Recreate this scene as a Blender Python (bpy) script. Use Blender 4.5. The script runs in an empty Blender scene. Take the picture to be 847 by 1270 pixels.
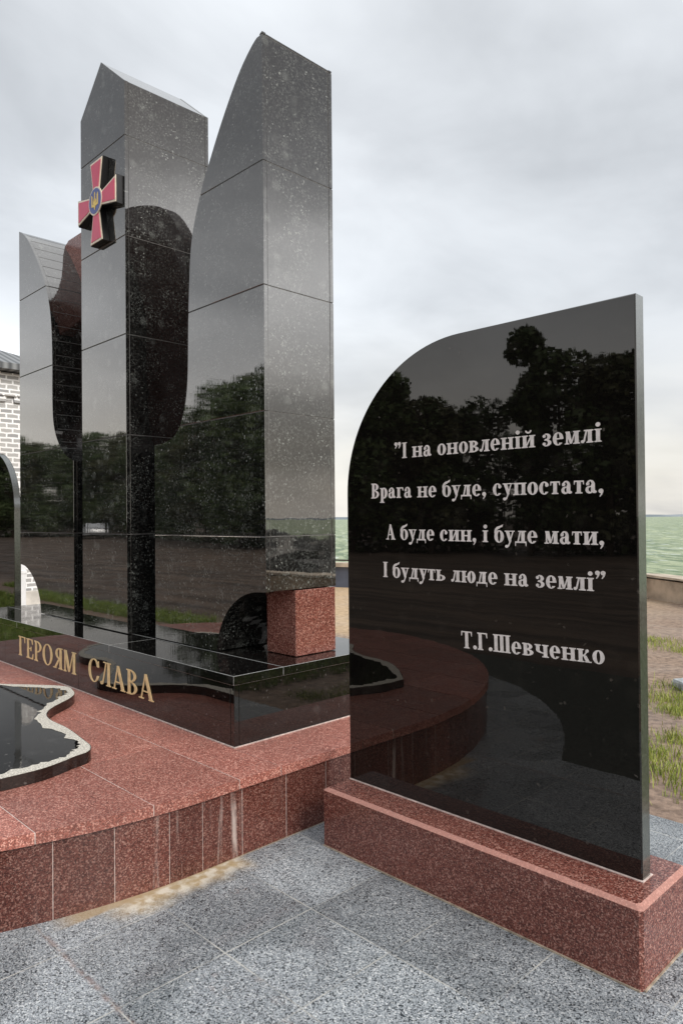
import bpy, bmesh, math, random
import numpy as np
from mathutils import Vector, Matrix

random.seed(7)
rng = np.random.default_rng(11)
R = math.radians
scene = bpy.context.scene
COL = scene.collection

# ------------------------------------------------------------------ camera
EYE = 1.6
yaw, pitch, roll = R(45.6), R(0.55), R(0.5)
fw = Vector((-math.sin(yaw) * math.cos(pitch), math.cos(yaw) * math.cos(pitch), math.sin(pitch)))
rt = Vector((math.cos(yaw), math.sin(yaw), 0))
up = rt.cross(fw)
c_, s_ = math.cos(roll), math.sin(roll)
r2 = c_ * rt - s_ * up
u2 = c_ * up + s_ * rt
cam_data = bpy.data.cameras.new('camera')
cam = bpy.data.objects.new('camera', cam_data)
COL.objects.link(cam)
cam.matrix_world = Matrix(((r2.x, u2.x, -fw.x, 0), (r2.y, u2.y, -fw.y, 0), (r2.z, u2.z, -fw.z, EYE), (0, 0, 0, 1)))
cam_data.sensor_fit = 'HORIZONTAL'
cam_data.sensor_width = 36
cam_data.lens = 36 * 895 / 847
cam_data.clip_start = 0.05
cam_data.clip_end = 20000
scene.camera = cam

# ------------------------------------------------------------------ world
SUN_EL, SUN_AZ = 38, 2          # azimuth from +X towards +Y
w = bpy.data.worlds.new('World')
scene.world = w
w.use_nodes = True
nt = w.node_tree
nt.nodes.clear()


def N(nt, kind, **kw):
    n = nt.nodes.new(kind)
    for k, v in kw.items():
        if k in n.inputs.keys():
            n.inputs[k].default_value = v
        else:
            setattr(n, k, v)
    return n


def math_n(nt, op, a, b=None, c=None, clamp=False):
    n = nt.nodes.new('ShaderNodeMath')
    n.operation = op
    n.use_clamp = clamp
    for i, v in enumerate((a, b, c)):
        if v is None:
            continue
        if isinstance(v, (int, float)):
            n.inputs[i].default_value = v
        else:
            nt.links.new(v, n.inputs[i])
    return n.outputs[0]


def maprange(nt, v, a, b, c=0.0, d=1.0, smooth=True):
    n = nt.nodes.new('ShaderNodeMapRange')
    n.interpolation_type = 'SMOOTHSTEP' if smooth else 'LINEAR'
    nt.links.new(v, n.inputs['Value'])
    for k, q in zip(('From Min', 'From Max', 'To Min', 'To Max'), (a, b, c, d)):
        n.inputs[k].default_value = q
    return n.outputs['Result']


def mix(nt, f, a, b, blend='MIX'):
    n = nt.nodes.new('ShaderNodeMix')
    n.data_type = 'RGBA'
    n.blend_type = blend
    n.clamp_factor = True
    for idx, v in ((0, f), (6, a), (7, b)):
        if isinstance(v, (int, float)):
            n.inputs[idx].default_value = v
        elif isinstance(v, (tuple, list)):
            n.inputs[idx].default_value = (*v[:3], 1)
        else:
            nt.links.new(v, n.inputs[idx])
    return n.outputs[2]


def noise(nt, vec, scale, detail=4, rough=0.55, dist=0.0):
    n = nt.nodes.new('ShaderNodeTexNoise')
    n.inputs['Scale'].default_value = scale
    n.inputs['Detail'].default_value = detail
    n.inputs['Roughness'].default_value = rough
    n.inputs['Distortion'].default_value = dist
    if vec is not None:
        nt.links.new(vec, n.inputs['Vector'])
    return n.outputs['Fac']


def voro(nt, vec, scale, feature='F1'):
    n = nt.nodes.new('ShaderNodeTexVoronoi')
    n.feature = feature
    n.inputs['Scale'].default_value = scale
    if vec is not None:
        nt.links.new(vec, n.inputs['Vector'])
    return n


def scaled(nt, vec, s, loc=(0, 0, 0), rot=(0, 0, 0)):
    n = nt.nodes.new('ShaderNodeMapping')
    n.inputs['Scale'].default_value = s
    n.inputs['Location'].default_value = loc
    n.inputs['Rotation'].default_value = rot
    nt.links.new(vec, n.inputs['Vector'])
    return n.outputs[0]


tc = N(nt, 'ShaderNodeTexCoord')
sep = N(nt, 'ShaderNodeSeparateXYZ')
nt.links.new(tc.outputs['Generated'], sep.inputs[0])
sky = N(nt, 'ShaderNodeTexSky')
sky.sky_type = 'NISHITA'
sky.sun_disc = False
sky.sun_elevation = R(SUN_EL)
sky.sun_rotation = R(90 - SUN_AZ)
sky.dust_density = 3.0
# flat cloud deck seen in perspective
zz = math_n(nt, 'ADD', math_n(nt, 'MAXIMUM', sep.outputs[2], 0.0), 0.22)
comb = N(nt, 'ShaderNodeCombineXYZ')
nt.links.new(math_n(nt, 'DIVIDE', sep.outputs[0], zz), comb.inputs[0])
nt.links.new(math_n(nt, 'DIVIDE', sep.outputs[1], zz), comb.inputs[1])
n1 = noise(nt, scaled(nt, comb.outputs[0], (1.0, 1.0, 1), (3.1, 1.7, 0)), 0.75, 5, 0.5, 0.6)
n2 = noise(nt, scaled(nt, comb.outputs[0], (1.3, 0.9, 1), (9.0, 4.0, 0)), 2.2, 6, 0.55, 0.4)
cl = math_n(nt, 'ADD', math_n(nt, 'MULTIPLY', n1, 0.72), math_n(nt, 'MULTIPLY', n2, 0.28))
fac = maprange(nt, cl, 0.36, 0.64)
cloud = mix(nt, fac, (0.338, 0.350, 0.362), (0.515, 0.533, 0.550))
# brighter, creamier air low over the water
low = maprange(nt, sep.outputs[2], 0.02, 0.30, 1.0, 0.0)
n3 = maprange(nt, noise(nt, scaled(nt, comb.outputs[0], (0.8, 0.8, 1), (1.0, 7.0, 0)), 1.3, 4, 0.5, 0.3), 0.35, 0.6)
lowcol = mix(nt, n3, (0.43, 0.415, 0.395), (0.575, 0.545, 0.49))
cloud = mix(nt, math_n(nt, 'MULTIPLY', low, 0.8), cloud, lowcol)
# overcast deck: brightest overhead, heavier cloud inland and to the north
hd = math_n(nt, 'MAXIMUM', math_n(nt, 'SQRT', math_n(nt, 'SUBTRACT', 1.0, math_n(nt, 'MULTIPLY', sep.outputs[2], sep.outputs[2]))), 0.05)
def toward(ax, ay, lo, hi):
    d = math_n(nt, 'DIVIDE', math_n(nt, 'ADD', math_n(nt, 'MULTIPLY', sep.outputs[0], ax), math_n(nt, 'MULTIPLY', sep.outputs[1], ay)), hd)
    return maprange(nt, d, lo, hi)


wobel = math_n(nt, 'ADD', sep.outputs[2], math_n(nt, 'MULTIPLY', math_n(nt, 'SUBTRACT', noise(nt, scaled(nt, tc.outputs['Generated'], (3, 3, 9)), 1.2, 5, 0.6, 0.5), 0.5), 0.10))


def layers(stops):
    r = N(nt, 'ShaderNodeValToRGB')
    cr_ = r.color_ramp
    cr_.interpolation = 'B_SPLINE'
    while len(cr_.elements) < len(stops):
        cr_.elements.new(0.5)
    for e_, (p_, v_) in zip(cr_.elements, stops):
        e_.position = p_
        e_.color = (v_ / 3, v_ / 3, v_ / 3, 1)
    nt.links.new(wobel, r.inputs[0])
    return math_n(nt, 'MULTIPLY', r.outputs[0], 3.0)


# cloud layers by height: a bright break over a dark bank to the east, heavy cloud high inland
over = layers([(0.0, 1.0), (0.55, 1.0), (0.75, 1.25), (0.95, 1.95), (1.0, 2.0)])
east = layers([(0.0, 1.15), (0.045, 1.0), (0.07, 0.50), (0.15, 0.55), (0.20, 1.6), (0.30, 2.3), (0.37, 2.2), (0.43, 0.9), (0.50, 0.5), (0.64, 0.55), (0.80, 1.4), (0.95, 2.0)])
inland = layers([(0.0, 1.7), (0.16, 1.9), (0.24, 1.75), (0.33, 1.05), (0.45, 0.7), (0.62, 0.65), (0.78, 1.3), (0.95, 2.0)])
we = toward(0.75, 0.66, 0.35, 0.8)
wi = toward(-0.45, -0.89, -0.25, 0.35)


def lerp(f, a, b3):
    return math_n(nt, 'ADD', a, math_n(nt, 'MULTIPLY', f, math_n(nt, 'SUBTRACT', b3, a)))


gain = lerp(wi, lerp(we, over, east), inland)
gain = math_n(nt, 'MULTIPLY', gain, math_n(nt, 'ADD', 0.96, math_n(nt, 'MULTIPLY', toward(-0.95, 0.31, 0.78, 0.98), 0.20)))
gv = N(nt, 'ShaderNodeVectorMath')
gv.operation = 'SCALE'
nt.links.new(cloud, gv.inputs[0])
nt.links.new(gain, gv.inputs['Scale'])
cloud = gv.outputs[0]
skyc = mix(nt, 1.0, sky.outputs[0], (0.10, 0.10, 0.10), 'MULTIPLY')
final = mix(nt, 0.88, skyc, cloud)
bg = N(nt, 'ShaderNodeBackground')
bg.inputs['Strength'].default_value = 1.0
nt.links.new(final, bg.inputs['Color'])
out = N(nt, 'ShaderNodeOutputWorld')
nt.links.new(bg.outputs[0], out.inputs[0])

sun_d = bpy.data.lights.new('sun', 'SUN')
sun_d.energy = 1.5
sun_d.angle = R(25)
sun_d.color = (1.0, 0.95, 0.88)
sun = bpy.data.objects.new('sun', sun_d)
COL.objects.link(sun)
sdir = Vector((math.cos(R(SUN_EL)) * math.cos(R(SUN_AZ)), math.cos(R(SUN_EL)) * math.sin(R(SUN_AZ)), math.sin(R(SUN_EL))))
sun.rotation_euler = sdir.to_track_quat('Z', 'Y').to_euler()

scene.view_settings.view_transform = 'Standard'
scene.view_settings.look = 'None'
scene.view_settings.exposure = 0.86
scene.view_settings.gamma = 1.0
scene.view_settings.use_curve_mapping = False
scene.cycles.max_bounces = 10
scene.cycles.glossy_bounces = 6
scene.cycles.diffuse_bounces = 4

# ------------------------------------------------------------------ materials


def new_mat(name):
    m = bpy.data.materials.new(name)
    m.use_nodes = True
    nt = m.node_tree
    b = nt.nodes['Principled BSDF']
    return m, nt, b


def setv(nt, sock, v):
    if isinstance(v, (int, float)):
        sock.default_value = v
    elif isinstance(v, (tuple, list)):
        sock.default_value = (*v[:3], 1)
    else:
        nt.links.new(v, sock)


def wpos(nt):
    return N(nt, 'ShaderNodeNewGeometry').outputs['Position']


def bump(nt, b, h, strength, dist=0.01):
    n = N(nt, 'ShaderNodeBump')
    n.inputs['Strength'].default_value = strength
    n.inputs['Distance'].default_value = dist
    nt.links.new(h, n.inputs['Height'])
    nt.links.new(n.outputs[0], b.inputs['Normal'])


def plain(name, col, rough=0.5, metal=0.0, var=0.12, scale=12):
    m, nt, b = new_mat(name)
    p = wpos(nt)
    f = maprange(nt, noise(nt, p, scale, 5), 0.3, 0.7)
    c = mix(nt, f, tuple(v * (1 - var) for v in col), tuple(min(1, v * (1 + var)) for v in col))
    setv(nt, b.inputs['Base Color'], c)
    b.inputs['Roughness'].default_value = rough
    b.inputs['Metallic'].default_value = metal
    return m


def black_granite(name, base, fleck, ior, fleck_amt, rough=0.008, blot_amt=0.22, streak=1.0, mottle=0.06):
    m, nt, b = new_mat(name)
    p = wpos(nt)
    geo = N(nt, 'ShaderNodeNewGeometry')
    warp = N(nt, 'ShaderNodeTexNoise')
    warp.inputs['Scale'].default_value = 32
    nt.links.new(p, warp.inputs['Vector'])
    add = N(nt, 'ShaderNodeVectorMath')
    add.operation = 'MULTIPLY_ADD'
    nt.links.new(warp.outputs['Color'], add.inputs[0])
    add.inputs[1].default_value = (0.03, 0.03, 0.03)
    nt.links.new(p, add.inputs[2])
    pv = add.outputs[0]
    v1 = voro(nt, pv, 58)
    s1 = N(nt, 'ShaderNodeSeparateColor')
    nt.links.new(v1.outputs['Color'], s1.inputs[0])
    # feldspar flakes: a random few cells, small, uneven
    flake = math_n(nt, 'MULTIPLY', maprange(nt, s1.outputs[0], 1 - fleck_amt, 1.0),
                   maprange(nt, v1.outputs['Distance'], 0.25, 0.45, 1.0, 0.0))
    clump = maprange(nt, noise(nt, p, 5, 3), 0.42, 0.62)
    flake = math_n(nt, 'MULTIPLY', flake, math_n(nt, 'ADD', math_n(nt, 'MULTIPLY', clump, 0.85), 0.15))
    v2 = voro(nt, pv, 13)
    s2 = N(nt, 'ShaderNodeSeparateColor')
    nt.links.new(v2.outputs['Color'], s2.inputs[0])
    blot = math_n(nt, 'MULTIPLY', maprange(nt, s2.outputs[1], 0.72, 1.0), maprange(nt, v2.outputs['Distance'], 0.15, 0.55, 1.0, 0.0))
    fine = maprange(nt, noise(nt, p, 240, 3, 0.6), 0.5, 0.75)
    c = mix(nt, math_n(nt, 'MULTIPLY', fine, 0.5), base, tuple(v * 2.0 + 0.002 for v in base))
    c = mix(nt, math_n(nt, 'MULTIPLY', blot, blot_amt), c, tuple(v * 0.6 for v in fleck))
    c = mix(nt, math_n(nt, 'MULTIPLY', flake, 0.78), c, fleck)
    mot = math_n(nt, 'MULTIPLY', maprange(nt, noise(nt, pv, 70, 6, 0.75), 0.47, 0.72), maprange(nt, noise(nt, p, 6, 4, 0.6), 0.33, 0.62, 0.25, 1.0))
    c = mix(nt, math_n(nt, 'MULTIPLY', mot, mottle), c, fleck)
    setv(nt, b.inputs['Base Color'], c)
    isl = geo.outputs['Random Per Island']
    rg = math_n(nt, 'ADD', math_n(nt, 'MULTIPLY', maprange(nt, noise(nt, p, 9, 5, 0.65), 0.45, 0.8), 0.022), rough)
    rg = math_n(nt, 'ADD', rg, math_n(nt, 'MULTIPLY', flake, 0.25))
    rg = math_n(nt, 'ADD', rg, math_n(nt, 'MULTIPLY', isl, 0.006))
    setv(nt, b.inputs['Roughness'], rg)
    b.inputs['IOR'].default_value = ior
    b.inputs['Specular Tint'].default_value = (1.0, 0.95, 0.90, 1)
    # thin rain film: vertical runs that pull the mirror image into strokes
    run = noise(nt, scaled(nt, p, (34, 34, 2.2)), 1.0, 3, 0.6)
    hh = math_n(nt, 'ADD', math_n(nt, 'MULTIPLY', noise(nt, p, 4, 2), 0.35), math_n(nt, 'MULTIPLY', run, 0.12 * streak))
    bump(nt, b, hh, 0.035, 0.03)
    return m


def red_granite(name, rough, lighten=0.0, streak=False, gain=1.0):
    m, nt, b = new_mat(name)
    p = wpos(nt)
    geo = N(nt, 'ShaderNodeNewGeometry')
    v1 = voro(nt, p, 230)
    s1 = N(nt, 'ShaderNodeSeparateColor')
    nt.links.new(v1.outputs['Color'], s1.inputs[0])
    v2 = voro(nt, p, 190)
    s2 = N(nt, 'ShaderNodeSeparateColor')
    nt.links.new(v2.outputs['Color'], s2.inputs[0])
    dark, mid_, pale, blk = (0.060, 0.015, 0.011), (0.205, 0.068, 0.050), (0.64, 0.37, 0.30), (0.018, 0.007, 0.006)
    c = mix(nt, maprange(nt, s1.outputs[0], 0.15, 0.75), dark, mid_)
    c = mix(nt, math_n(nt, 'MULTIPLY', maprange(nt, s2.outputs[1], 0.60, 1.0), 0.58), c, pale)
    c = mix(nt, math_n(nt, 'MULTIPLY', maprange(nt, s1.outputs[2], 0.86, 0.92), 0.8), c, blk)
    big = maprange(nt, noise(nt, p, 3.0, 4), 0.3, 0.7)
    c = mix(nt, 0.25, c, mix(nt, big, (0.095, 0.029, 0.023), (0.20, 0.074, 0.058)))
    isl = geo.outputs['Random Per Island']
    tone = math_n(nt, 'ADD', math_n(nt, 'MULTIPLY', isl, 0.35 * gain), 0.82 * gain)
    cc = N(nt, 'ShaderNodeVectorMath')
    cc.operation = 'SCALE'
    nt.links.new(c, cc.inputs[0])
    nt.links.new(tone, cc.inputs['Scale'])
    c = cc.outputs[0]
    if lighten:
        c = mix(nt, lighten, c, (0.70, 0.36, 0.29))
    if streak:
        sx = N(nt, 'ShaderNodeSeparateXYZ')
        nt.links.new(p, sx.inputs[0])
        run = noise(nt, scaled(nt, p, (26, 26, 1.6)), 1.0, 3, 0.6)
        zone = math_n(nt, 'MULTIPLY', maprange(nt, sx.outputs[1], 1.35, 1.75), maprange(nt, sx.outputs[1], 1.9, 2.15, 1, 0))
        m1 = math_n(nt, 'MULTIPLY', maprange(nt, run, 0.56, 0.76), math_n(nt, 'ADD', math_n(nt, 'MULTIPLY', zone, 0.5), 0.07))
        # one strong lime run below the corner joint
        d = math_n(nt, 'ABSOLUTE', math_n(nt, 'SUBTRACT', math_n(nt, 'ADD', sx.outputs[1], math_n(nt, 'MULTIPLY', noise(nt, p, 9, 3), 0.03)), 2.04))
        m2 = math_n(nt, 'MULTIPLY', maprange(nt, d, 0.003, 0.022, 0.75, 0.0), maprange(nt, noise(nt, scaled(nt, p, (20, 20, 5)), 1.0, 4), 0.35, 0.62))
        m2 = math_n(nt, 'MULTIPLY', m2, maprange(nt, sx.outputs[2], 0.36, 0.33))
        c = mix(nt, math_n(nt, 'MAXIMUM', m1, m2), c, (0.55, 0.46, 0.42))
    setv(nt, b.inputs['Base Color'], c)
    rg = math_n(nt, 'ADD', math_n(nt, 'MULTIPLY', maprange(nt, noise(nt, p, 6, 5, 0.6), 0.35, 0.7), 0.16), rough)
    setv(nt, b.inputs['Roughness'], rg)
    b.inputs['IOR'].default_value = 1.45
    bump(nt, b, s1.outputs[1], 0.05, 0.002)
    return m


M = {}
M['tower'] = black_granite('black_flecked_granite', (0.0040, 0.0038, 0.0038), (0.225, 0.238, 0.222), 2.6, 0.34, 0.008, 0.55, 1.2, 0.75)
M['stele'] = black_granite('black_fine_granite', (0.0042, 0.0036, 0.0032), (0.07, 0.06, 0.05), 1.62, 0.05, 0.006, 0.12, 0.3)
M['pedestal'] = black_granite('black_pedestal_granite', (0.0045, 0.0042, 0.004), (0.11, 0.105, 0.10), 1.72, 0.14, 0.008, 0.3)
M['honed'] = plain('honed_black_edge', (0.055, 0.060, 0.050), 0.13, 0, 0.25, 60)
M['honed'].node_tree.nodes['Principled BSDF'].inputs['IOR'].default_value = 2.0
M['cut_black'] = plain('sawn_granite_edge', (0.13, 0.13, 0.13), 0.5, 0, 0.3, 90)
M['red'] = red_granite('red_granite', 0.08, 0.0, False, 1.12)
M['red_dark'] = plain('dark_brown_red_granite', (0.055, 0.020, 0.016), 0.12, 0, 0.5, 60)
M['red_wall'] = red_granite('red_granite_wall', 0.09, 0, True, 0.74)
M['red_top_lit'] = red_granite('red_granite_top_lit', 0.30, 0.06, False, 1.85)  # lighter copy of the granite: wet sky sheen put into the base colour
M['red_edge'] = red_granite('red_granite_sawn_edge', 0.45, 0.45)
M['mortar'] = plain('pale_mortar', (0.105, 0.10, 0.096), 0.85, 0, 0.25, 40)
M['mortar_dark'] = plain('grey_mortar', (0.10, 0.10, 0.10), 0.8, 0, 0.3, 40)
M['mortar_red'] = plain('pink_mortar', (0.58, 0.47, 0.43), 0.85, 0, 0.25, 40)
M['mortar_sand'] = plain('sandy_mortar', (0.36, 0.29, 0.22), 0.9, 0, 0.35, 30)
M['gold'] = plain('gilding', (0.86, 0.64, 0.34), 0.45, 0.05, 0.12, 30)
M['letter'] = plain('engraved_stone_letter', (0.76, 0.69, 0.66), 0.7, 0, 0.10, 60)
M['crimson'] = plain('crimson_enamel', (0.72, 0.06, 0.14), 0.3, 0, 0.06, 8)
M['cream'] = plain('cream_edging', (0.86, 0.76, 0.60), 0.4, 0.0, 0.08, 20)
M['blue'] = plain('blue_enamel', (0.06, 0.09, 0.32), 0.3, 0, 0.1, 20)
M['yellow'] = plain('yellow_gilding', (0.85, 0.60, 0.14), 0.35, 0.3, 0.1, 20)
M['black_metal'] = plain('black_metal', (0.012, 0.012, 0.013), 0.35, 0.2, 0.2, 10)
M['white_paint'] = plain('white_paint', (0.74, 0.75, 0.76), 0.5, 0, 0.06, 5)
M['concrete'] = plain('weathered_concrete', (0.42, 0.33, 0.245), 0.9, 0, 0.35, 2.5)
M['concrete_cap'] = plain('pale_concrete_cap', (0.50, 0.42, 0.33), 0.9, 0, 0.25, 3)
M['wall_shade'] = plain('blue_grey_wall_shade', (0.085, 0.10, 0.14), 0.6, 0, 0.15, 3)  # sea wall concrete with its shade put into the colour
M['dark_steel'] = plain('dark_steel', (0.05, 0.03, 0.03), 0.5, 0.5, 0.2, 6)
M['stone_pale'] = plain('pale_broken_stone', (0.36, 0.38, 0.39), 0.85, 0, 0.3, 14)
M['bark'] = plain('bark', (0.075, 0.055, 0.04), 0.95, 0, 0.4, 6)
M['tyre'] = plain('tyre_rubber', (0.015, 0.015, 0.015), 0.8, 0, 0.2, 6)
M['car_paint'] = plain('silver_car_paint', (0.55, 0.57, 0.60), 0.25, 0.3, 0.03, 2)
M['glass_dark'] = plain('dark_car_glass', (0.01, 0.012, 0.014), 0.05, 0, 0.1, 2)
M['lamp_glass'] = plain('lamp_glass', (0.7, 0.7, 0.68), 0.1, 0, 0.05, 2)


def leaf_mat(name, a, bcol):
    m, nt, b = new_mat(name)
    geo = N(nt, 'ShaderNodeNewGeometry')
    c = mix(nt, geo.outputs['Random Per Island'], a, bcol)
    setv(nt, b.inputs['Base Color'], c)
    b.inputs['Roughness'].default_value = 0.6
    return m


M['leaf'] = leaf_mat('leaf_green', (0.035, 0.065, 0.016), (0.085, 0.12, 0.038))
M['leaf2'] = leaf_mat('leaf_olive', (0.045, 0.055, 0.020), (0.10, 0.105, 0.045))
M['grass'] = leaf_mat('grass_blade', (0.10, 0.17, 0.03), (0.26, 0.33, 0.07))
M['dark_ground'] = plain('added_dark_ground_colour', (0.040, 0.044, 0.034), 0.45, 0, 0.45, 30)  # dark tone picked to darken what the stele mirrors
M['weed'] = leaf_mat('yellow_green_weed', (0.13, 0.20, 0.025), (0.42, 0.45, 0.09))

# --- gray granite paving
TX, TY, TS = -2.65, 1.13, 0.427
m, nt, b = new_mat('grey_granite_paving')
p = wpos(nt)
v1 = voro(nt, p, 290)
s1 = N(nt, 'ShaderNodeSeparateColor')
nt.links.new(v1.outputs['Color'], s1.inputs[0])
v2 = voro(nt, p, 215)
s2 = N(nt, 'ShaderNodeSeparateColor')
nt.links.new(v2.outputs['Color'], s2.inputs[0])
c = mix(nt, maprange(nt, s1.outputs[0], 0.1, 0.9), (0.160, 0.180, 0.198), (0.43, 0.460, 0.485))
c = mix(nt, maprange(nt, s2.outputs[1], 0.72, 0.84), c, (0.030, 0.036, 0.042))
c = mix(nt, maprange(nt, s2.outputs[0], 0.84, 0.95), c, (0.62, 0.635, 0.64))
sx = N(nt, 'ShaderNodeSeparateXYZ')
nt.links.new(p, sx.inputs[0])
br = N(nt, 'ShaderNodeTexBrick')
br.offset = 0.0
br.inputs['Scale'].default_value = 1.0
br.inputs['Brick Width'].default_value = TS
br.inputs['Row Height'].default_value = TS
br.inputs['Mortar Size'].default_value = 0.0032
br.inputs['Mortar Smooth'].default_value = 0.25
br.inputs['Color1'].default_value = (0, 0, 0, 1)
br.inputs['Color2'].default_value = (1, 1, 1, 1)
nt.links.new(scaled(nt, p, (1, 1, 1), (-TX + 8 * TS, -TY + 8 * TS, 0)), br.inputs['Vector'])
tone = maprange(nt, br.outputs['Color'], 0, 1, 0.72, 1.10, False)
cc = N(nt, 'ShaderNodeVectorMath')
cc.operation = 'SCALE'
nt.links.new(c, cc.inputs[0])
nt.links.new(tone, cc.inputs['Scale'])
c = cc.outputs[0]
wet = maprange(nt, noise(nt, p, 1.9, 6, 0.6, 0.5), 0.44, 0.60)
c = mix(nt, math_n(nt, 'MULTIPLY', wet, 0.34), c, (0.035, 0.042, 0.048))
jn = maprange(nt, noise(nt, p, 4, 4), 0.40, 0.62)
c = mix(nt, math_n(nt, 'MULTIPLY', br.outputs['Fac'], math_n(nt, 'ADD', math_n(nt, 'MULTIPLY', jn, 0.6), 0.18)), c, (0.55, 0.54, 0.50))
# rusty red bleed along some joints and thin stains
rs = math_n(nt, 'MULTIPLY', maprange(nt, noise(nt, p, 2.3, 6, 0.65, 1.0), 0.60, 0.70), maprange(nt, noise(nt, p, 30, 3), 0.45, 0.65))
c = mix(nt, math_n(nt, 'MULTIPLY', rs, 0.45), c, (0.22, 0.12, 0.09))
rj = math_n(nt, 'ABSOLUTE', math_n(nt, 'SUBTRACT', math_n(nt, 'ADD', sx.outputs[1], math_n(nt, 'MULTIPLY', noise(nt, p, 12, 3), 0.02)), TY + 0.01))
rj = math_n(nt, 'MULTIPLY', maprange(nt, rj, 0.003, 0.018, 0.42, 0), maprange(nt, noise(nt, p, 25, 4), 0.38, 0.6))
c = mix(nt, rj, c, (0.17, 0.075, 0.055))
# lime crust washed out from below the podium wall
ed = math_n(nt, 'SUBTRACT', sx.outputs[0], -2.815)
wob = math_n(nt, 'MULTIPLY', math_n(nt, 'SUBTRACT', noise(nt, p, 7, 5, 0.6), 0.5), 0.16)
lime = maprange(nt, math_n(nt, 'ADD', ed, wob), 0.05, 0.17, 1.0, 0.0)
zone = math_n(nt, 'MULTIPLY', maprange(nt, sx.outputs[1], 1.30, 1.52), maprange(nt, sx.outputs[1], 1.98, 2.10, 1, 0))
lm = math_n(nt, 'MULTIPLY', lime, zone)
limec = mix(nt, maprange(nt, noise(nt, p, 16, 4), 0.4, 0.62), (0.46, 0.35, 0.20), (0.74, 0.68, 0.56))
c = mix(nt, math_n(nt, 'MULTIPLY', lm, 0.92), c, limec)
edl = math_n(nt, 'MULTIPLY', maprange(nt, ed, 0.0, 0.022, 0.8, 0.0), maprange(nt, sx.outputs[1], 1.15, 1.3))
c = mix(nt, edl, c, (0.42, 0.31, 0.18))
setv(nt, b.inputs['Base Color'], c)
setv(nt, b.inputs['Roughness'], maprange(nt, wet, 0, 1, 0.38, 0.12, False))
hh = math_n(nt, 'SUBTRACT', math_n(nt, 'MULTIPLY', s1.outputs[1], 0.25), br.outputs['Fac'])
bump(nt, b, hh, 0.16, 0.003)
M['paving'] = m

# --- bare ground: brown earth, sand towards the sea wall
m, nt, b = new_mat('sandy_earth')
p = wpos(nt)
sx = N(nt, 'ShaderNodeSeparateXYZ')
nt.links.new(p, sx.inputs[0])
n1 = noise(nt, p, 0.9, 7, 0.6, 0.3)
n2 = noise(nt, p, 14, 6, 0.65)
n3 = noise(nt, p, 70, 3, 0.6)
sand = mix(nt, maprange(nt, n2, 0.3, 0.7), (0.32, 0.22, 0.13), (0.56, 0.41, 0.25))
earth = mix(nt, maprange(nt, n2, 0.3, 0.7), (0.13, 0.088, 0.065), (0.31, 0.22, 0.165))
yy = math_n(nt, 'ADD', sx.outputs[1], math_n(nt, 'MULTIPLY', math_n(nt, 'SUBTRACT', n1, 0.5), 3.0))
xx = math_n(nt, 'ADD', sx.outputs[0], math_n(nt, 'MULTIPLY', math_n(nt, 'SUBTRACT', n1, 0.5), 4.0))
f = math_n(nt, 'MULTIPLY', maprange(nt, yy, 6.2, 7.6), maprange(nt, xx, -8.0, -4.0, 1.0, 0.10))
c = mix(nt, f, earth, sand)
pale = math_n(nt, 'MULTIPLY', maprange(nt, n3, 0.66, 0.76), 0.28)
c = mix(nt, pale, c, (0.50, 0.45, 0.38))
# brown setts of the promenade on the landward side, in long courses
pav = maprange(nt, sx.outputs[1], -1.0, -1.6)
strip = noise(nt, scaled(nt, p, (0.25, 2.2, 1)), 1.0, 5, 0.6)
pc = mix(nt, maprange(nt, strip, 0.35, 0.65), (0.060, 0.043, 0.033), (0.15, 0.108, 0.082))
c = mix(nt, pav, c, pc)
setv(nt, b.inputs['Base Color'], c)
setv(nt, b.inputs['Roughness'], maprange(nt, n1, 0.4, 0.6, 0.55, 0.95))
bump(nt, b, math_n(nt, 'ADD', n2, math_n(nt, 'MULTIPLY', n3, 0.4)), 0.45, 0.03)
M['ground'] = m

# --- sea
m, nt, b = new_mat('green_choppy_water')
p = wpos(nt)
rp = scaled(nt, p, (1, 1, 1), (0, 0, 0), (0, 0, R(40)))
wv = noise(nt, scaled(nt, rp, (0.30, 0.95, 1)), 1.0, 7, 0.62, 0.4)
wv2 = noise(nt, scaled(nt, rp, (0.03, 0.09, 1)), 1.0, 5, 0.6)
c = mix(nt, maprange(nt, wv, 0.41, 0.60), (0.085, 0.145, 0.06), (0.42, 0.47, 0.275))
c = mix(nt, maprange(nt, wv2, 0.4, 0.65, 0, 0.35), c, (0.15, 0.21, 0.11))
foam = math_n(nt, 'MULTIPLY', maprange(nt, noise(nt, scaled(nt, rp, (0.30, 1.1, 1), (5, 2, 0)), 1.0, 8, 0.66, 0.3), 0.56, 0.66), 0.85)
c = mix(nt, foam, c, (0.72, 0.77, 0.74))
setv(nt, b.inputs['Base Color'], c)
b.inputs['Roughness'].default_value = 0.38
b.inputs['IOR'].default_value = 1.33
b.inputs['Specular IOR Level'].default_value = 0.18
bump(nt, b, wv, 0.9, 0.5)
M['sea'] = m

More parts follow.
